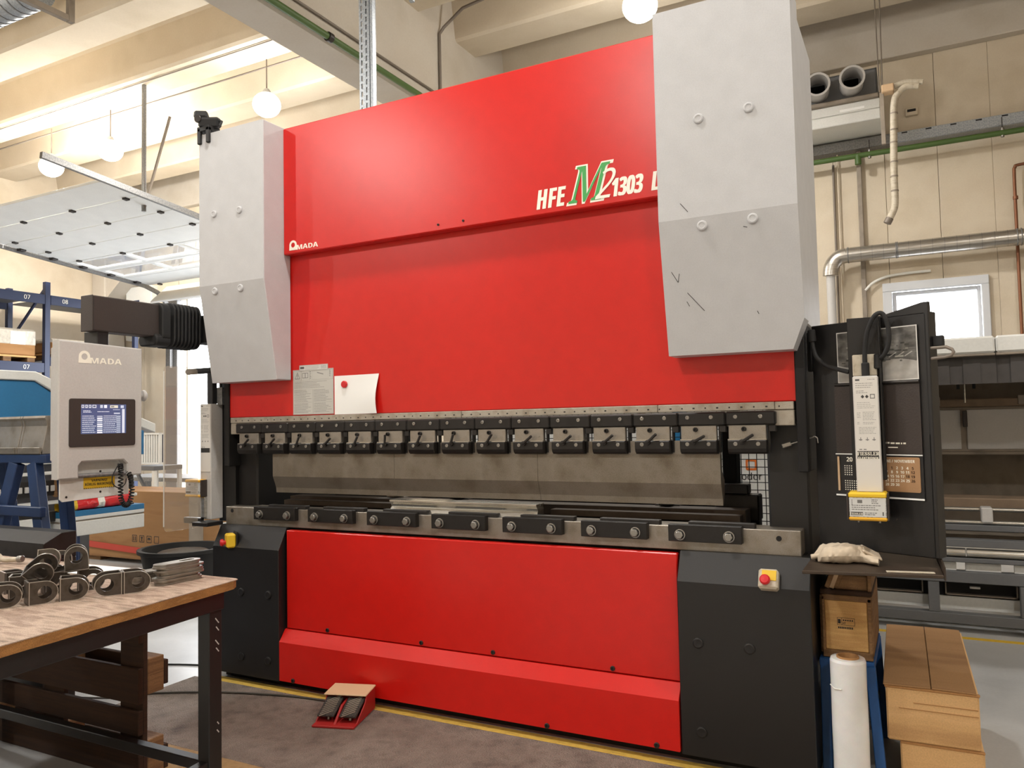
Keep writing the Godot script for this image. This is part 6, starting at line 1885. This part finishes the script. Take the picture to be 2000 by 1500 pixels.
	var row := [[-0.678, 1.738, 1.0, "bent steel bracket at the open end of the front row"], [-0.628, 1.655, 1.2, "second bent steel bracket of the front row, ear turned outwards"], [-0.578, 1.570, 0.95, "third bent steel bracket of the front row, upright with its hole showing"], [-0.530, 1.488, -2.05, "fourth bent steel bracket of the front row, web turned to its neighbour"], [-0.482, 1.405, 1.05, "last bent steel bracket of the front row, toward the flat plates"], [-0.78, 1.62, 0.9, "bent steel bracket in the second row behind the first two"], [-0.74, 1.53, 1.2, "bent steel bracket in the second row behind the middle one"], [-0.68, 1.44, 1.0, "bent steel bracket in the second row behind the last ones"], [-0.90, 1.58, 1.3, "dull bracket lying at the rear of the heap by the open end"], [-0.87, 1.47, 0.7, "dull bracket at the rear of the heap, in its middle"]]
	for i in row.size():
		var e: Array = row[i]
		if i == 0:
			proto.position = Vector3(e[0], y, e[1])
			proto.rotation.y = e[2]
			proto.set_meta("label", e[3])
		else:
			copy(proto, Vector3(e[0], y, e[1]), e[2], e[3])
	# three more thrown on top
	var b1 := copy(proto, Vector3(-0.66, y + 0.078, 1.60), 0.0, "shiny bracket tipped on its corner on top of the heap")
	b1.rotation = Vector3(0.35, 0.8, 0.75)
	var b2 := copy(proto, Vector3(-0.665, y + 0.063, 1.465), 0.0, "upturned bracket with both bright ears sticking up from the heap")
	b2.rotation = Vector3(0.0, 1.0, PI / 2 + 0.05)
	b2.position.y = y + 0.125
	var b3 := copy(proto, Vector3(-0.735, y + 0.078, 1.545), 0.0, "bracket lying askew on the rear of the heap")
	b3.rotation = Vector3(-0.25, 0.4, 0.1)
	# flat link plates in two stacks
	var oo := PackedVector2Array()
	var ii := PackedVector2Array()
	for k in 28:
		var a := TAU * k / 28.0
		var c := Vector2(cos(a), sin(a))
		var sx := 0.062 if c.x > 0 else -0.062
		oo.push_back(Vector2(sx + c.x * 0.030, c.y * 0.030))
		ii.push_back(Vector2((0.058 if c.x > 0 else 0.022) + c.x * 0.012, c.y * 0.013))
	var lp := thing("link_plate", "flat steel link plate at the bottom of the tall stack", "plate", Vector3.ZERO, "flat link plates stacked on the table")
	org = Vector3.ZERO
	part(lp, "plate", nb().ring(oo, ii, 0.0062, Transform3D(Basis(Vector3(1, 0, 0), Vector3(0, 0, -1), Vector3(0, 1, 0)), Vector3.ZERO)), M.link_steel)
	lp.position = Vector3(-0.485, y, 1.225)
	lp.rotation.y = 1.45
	lp.set_meta("label", "flat steel link plate at the bottom of the tall stack by the table corner")
	var nth := ["first", "second", "third", "fourth", "fifth", "sixth", "seventh", "eighth", "ninth", "tenth", "topmost"]
	for k in range(1, 11):
		var c := copy(lp, Vector3(-0.485 + rng.randf_range(-0.006, 0.006), y + k * 0.0068, 1.225 + rng.randf_range(-0.012, 0.012)), 1.45 + rng.randf_range(-0.06, 0.06), "flat steel link plate, %s of the tall stack by the table corner" % (("%s from the bottom" % nth[k]) if k < 10 else "topmost"))
	for k in 6:
		copy(lp, Vector3(-0.60 + rng.randf_range(-0.006, 0.006), y + k * 0.0068, 1.245 + rng.randf_range(-0.01, 0.01)), 1.35 + rng.randf_range(-0.08, 0.08), "flat steel link plate, %s of the low stack behind the tall one" % (("%s from the bottom" % nth[k]) if k < 5 else "topmost"))
	# paper and bent handle
	var pa := thing("drawing_sheet", "white paper sheet lying flat on the work table behind the brackets", "paper", Vector3(-1.02, 0.851, 1.19))
	part(pa, "sheet", nb().prism(PackedVector2Array([Vector2(-1.24, 1.125), Vector2(-0.905, 1.115), Vector2(-0.862, 1.262), Vector2(-1.18, 1.30)]), 0.0012, Transform3D(Basis(Vector3(1, 0, 0), Vector3(0, 0, 1), Vector3(0, -1, 0)), Vector3(0, 0.8525, 0))), M.paper)
	var hd := thing("bent_handle", "small bent bright metal handle on the far corner of the table", "handle", Vector3(-1.55, 0.852, 1.24))
	part(hd, "rod", nb().tube(smooth([Vector3(-1.75, 0.885, 1.26), Vector3(-1.66, 0.893, 1.255), Vector3(-1.61, 0.885, 1.25), Vector3(-1.585, 0.868, 1.245), Vector3(-1.55, 0.866, 1.235), Vector3(-1.49, 0.872, 1.225)], 5), 0.011, 10), M.old_white)
	part(hd, "stem", nb().tube([Vector3(-1.595, 0.875, 1.25), Vector3(-1.585, 0.852, 1.27)], 0.010, 8), M.old_white)
	part(hd, "end_cap", nb().cyl(Vector3(-1.50, 0.871, 1.227), Vector3(-1.475, 0.874, 1.222), 0.015, 12, 0.003), M.bolt)

# ---------------------------------------------------------------- floor: mat, pedal, stripe
func build_floor_things():
	var m := thing("floor_mat", "brown grey anti-fatigue mat with yellow edges before the press", "mat", Vector3(0.4, 0, 0.5))
	part(m, "mat_sheet", nb().span(-1.72, 3.4, 0.0, 0.012, 0.10, 0.83, 0.003), M.mat_rubber)
	part(m, "yellow_edge", nb().prism(PackedVector2Array([Vector2(0.015, 0.0), Vector2(0.105, 0.0), Vector2(0.105, 0.012), Vector2(0.085, 0.012), Vector2(0.015, 0.002)]), 5.06, Transform3D(Basis(Vector3(0, 0, 1), Vector3(0, 1, 0), Vector3(-1, 0, 0)), Vector3(3.4, 0, 0))), M.mat_yellow)
	part(m, "yellow_edge", nb().prism(PackedVector2Array([Vector2(0.83, 0.0), Vector2(1.0, 0.0), Vector2(1.0, 0.002), Vector2(0.86, 0.012), Vector2(0.83, 0.012)]), 5.06, Transform3D(Basis(Vector3(0, 0, 1), Vector3(0, 1, 0), Vector3(-1, 0, 0)), Vector3(3.4, 0, 0))), M.mat_edge_tan)
	# pedal
	var p := thing("foot_pedal", "red double foot pedal with a tan hood on the mat", "foot switch", Vector3(-0.51, 0.012, 0.24))
	local_root(p, 0.292)
	part(p, "base_plate", nb().span(-0.105, 0.105, 0.0, 0.012, -0.13, 0.15, 0.003), M.pedal_red)
	for s: float in [-1.0, 1.0]:
		part(p, "side_wall", nb().prism(PackedVector2Array([Vector2(-0.13, 0.012), Vector2(0.11, 0.012), Vector2(0.0, 0.07), Vector2(-0.02, 0.098), Vector2(-0.13, 0.105)]), 0.006, Transform3D(Basis(Vector3(0, 0, 1), Vector3(0, 1, 0), Vector3(-1, 0, 0)), Vector3(0.105 if s > 0 else -0.099, 0, 0)), 0.001), M.pedal_red)
	part(p, "divider", nb().prism(PackedVector2Array([Vector2(-0.10, 0.012), Vector2(0.13, 0.012), Vector2(0.04, 0.07), Vector2(-0.10, 0.09)]), 0.012, Transform3D(Basis(Vector3(0, 0, 1), Vector3(0, 1, 0), Vector3(-1, 0, 0)), Vector3(0.006, 0, 0)), 0.002), M.pedal_red)
	part(p, "hood", nb().obox(Transform3D(Basis(Vector3.RIGHT, 0.06), Vector3(0, 0.108, -0.065)), Vector3(0.218, 0.008, 0.135), 0.003), M.tan_plastic)
	part(p, "rear_wall", nb().span(-0.10, 0.10, 0.012, 0.105, -0.13, -0.122), M.pedal_red)
	for x in [-0.055, 0.055]:
		var pd := part(p, "pedal", nb().obox(Transform3D(Basis(Vector3.RIGHT, 0.38), Vector3(x, 0.062, 0.045)), Vector3(0.084, 0.012, 0.13), 0.003), M.tread)
		var tr := nb()
		for k in 8:
			tr.obox(Transform3D(Basis(Vector3.RIGHT, 0.38) * Basis(Vector3.UP, 0.6), Vector3(x, 0.062, 0.045) + Basis(Vector3.RIGHT, 0.38) * Vector3(0, 0.007, -0.05 + k * 0.0145)), Vector3(0.07, 0.003, 0.004))
		part(pd, "tread_ribs", tr, M.bay_grey).set_meta("kind", "stuff")
		part(p, "spring", nb().cyl(Vector3(x, 0.012, 0.07), Vector3(x, 0.05, 0.06), 0.008, 8), M.bolt)
	var c := thing("pedal_cable", "dark pedal cable lying across the mat to the work table", "cable", Vector3(-1.2, 0.012, 0.25))
	part(c, "cord", nb().tube(smooth([Vector3(-0.635, 0.03, 0.13), Vector3(-0.74, 0.02, 0.12), Vector3(-0.976, 0.018, 0.147), Vector3(-1.346, 0.018, 0.253), Vector3(-1.667, 0.018, 0.413), Vector3(-1.85, 0.01, 0.55), Vector3(-2.3, 0.008, 0.7)], 6), 0.0055, 8), M.cable_grey)
	var c2 := thing("floor_cable", "thin dark cable lying on the pale floor left of the mat", "cable", Vector3(-2, 0, -0.3))
	part(c2, "cord", nb().tube(smooth([Vector3(-1.7, 0.005, -0.12), Vector3(-2.0, 0.005, -0.03), Vector3(-2.3, 0.005, 0.12), Vector3(-2.7, 0.005, 0.4)], 5), 0.005, 6), M.rubber_black)
	var st := thing("floor_stripe", "yellow floor marking stripe along the laser cutter", "marking", Vector3(2.6, 0, -2.48))
	part(st, "paint", nb().span(0.0, 7.5, 0.0, 0.002, -2.505, -2.455), M.yellow)
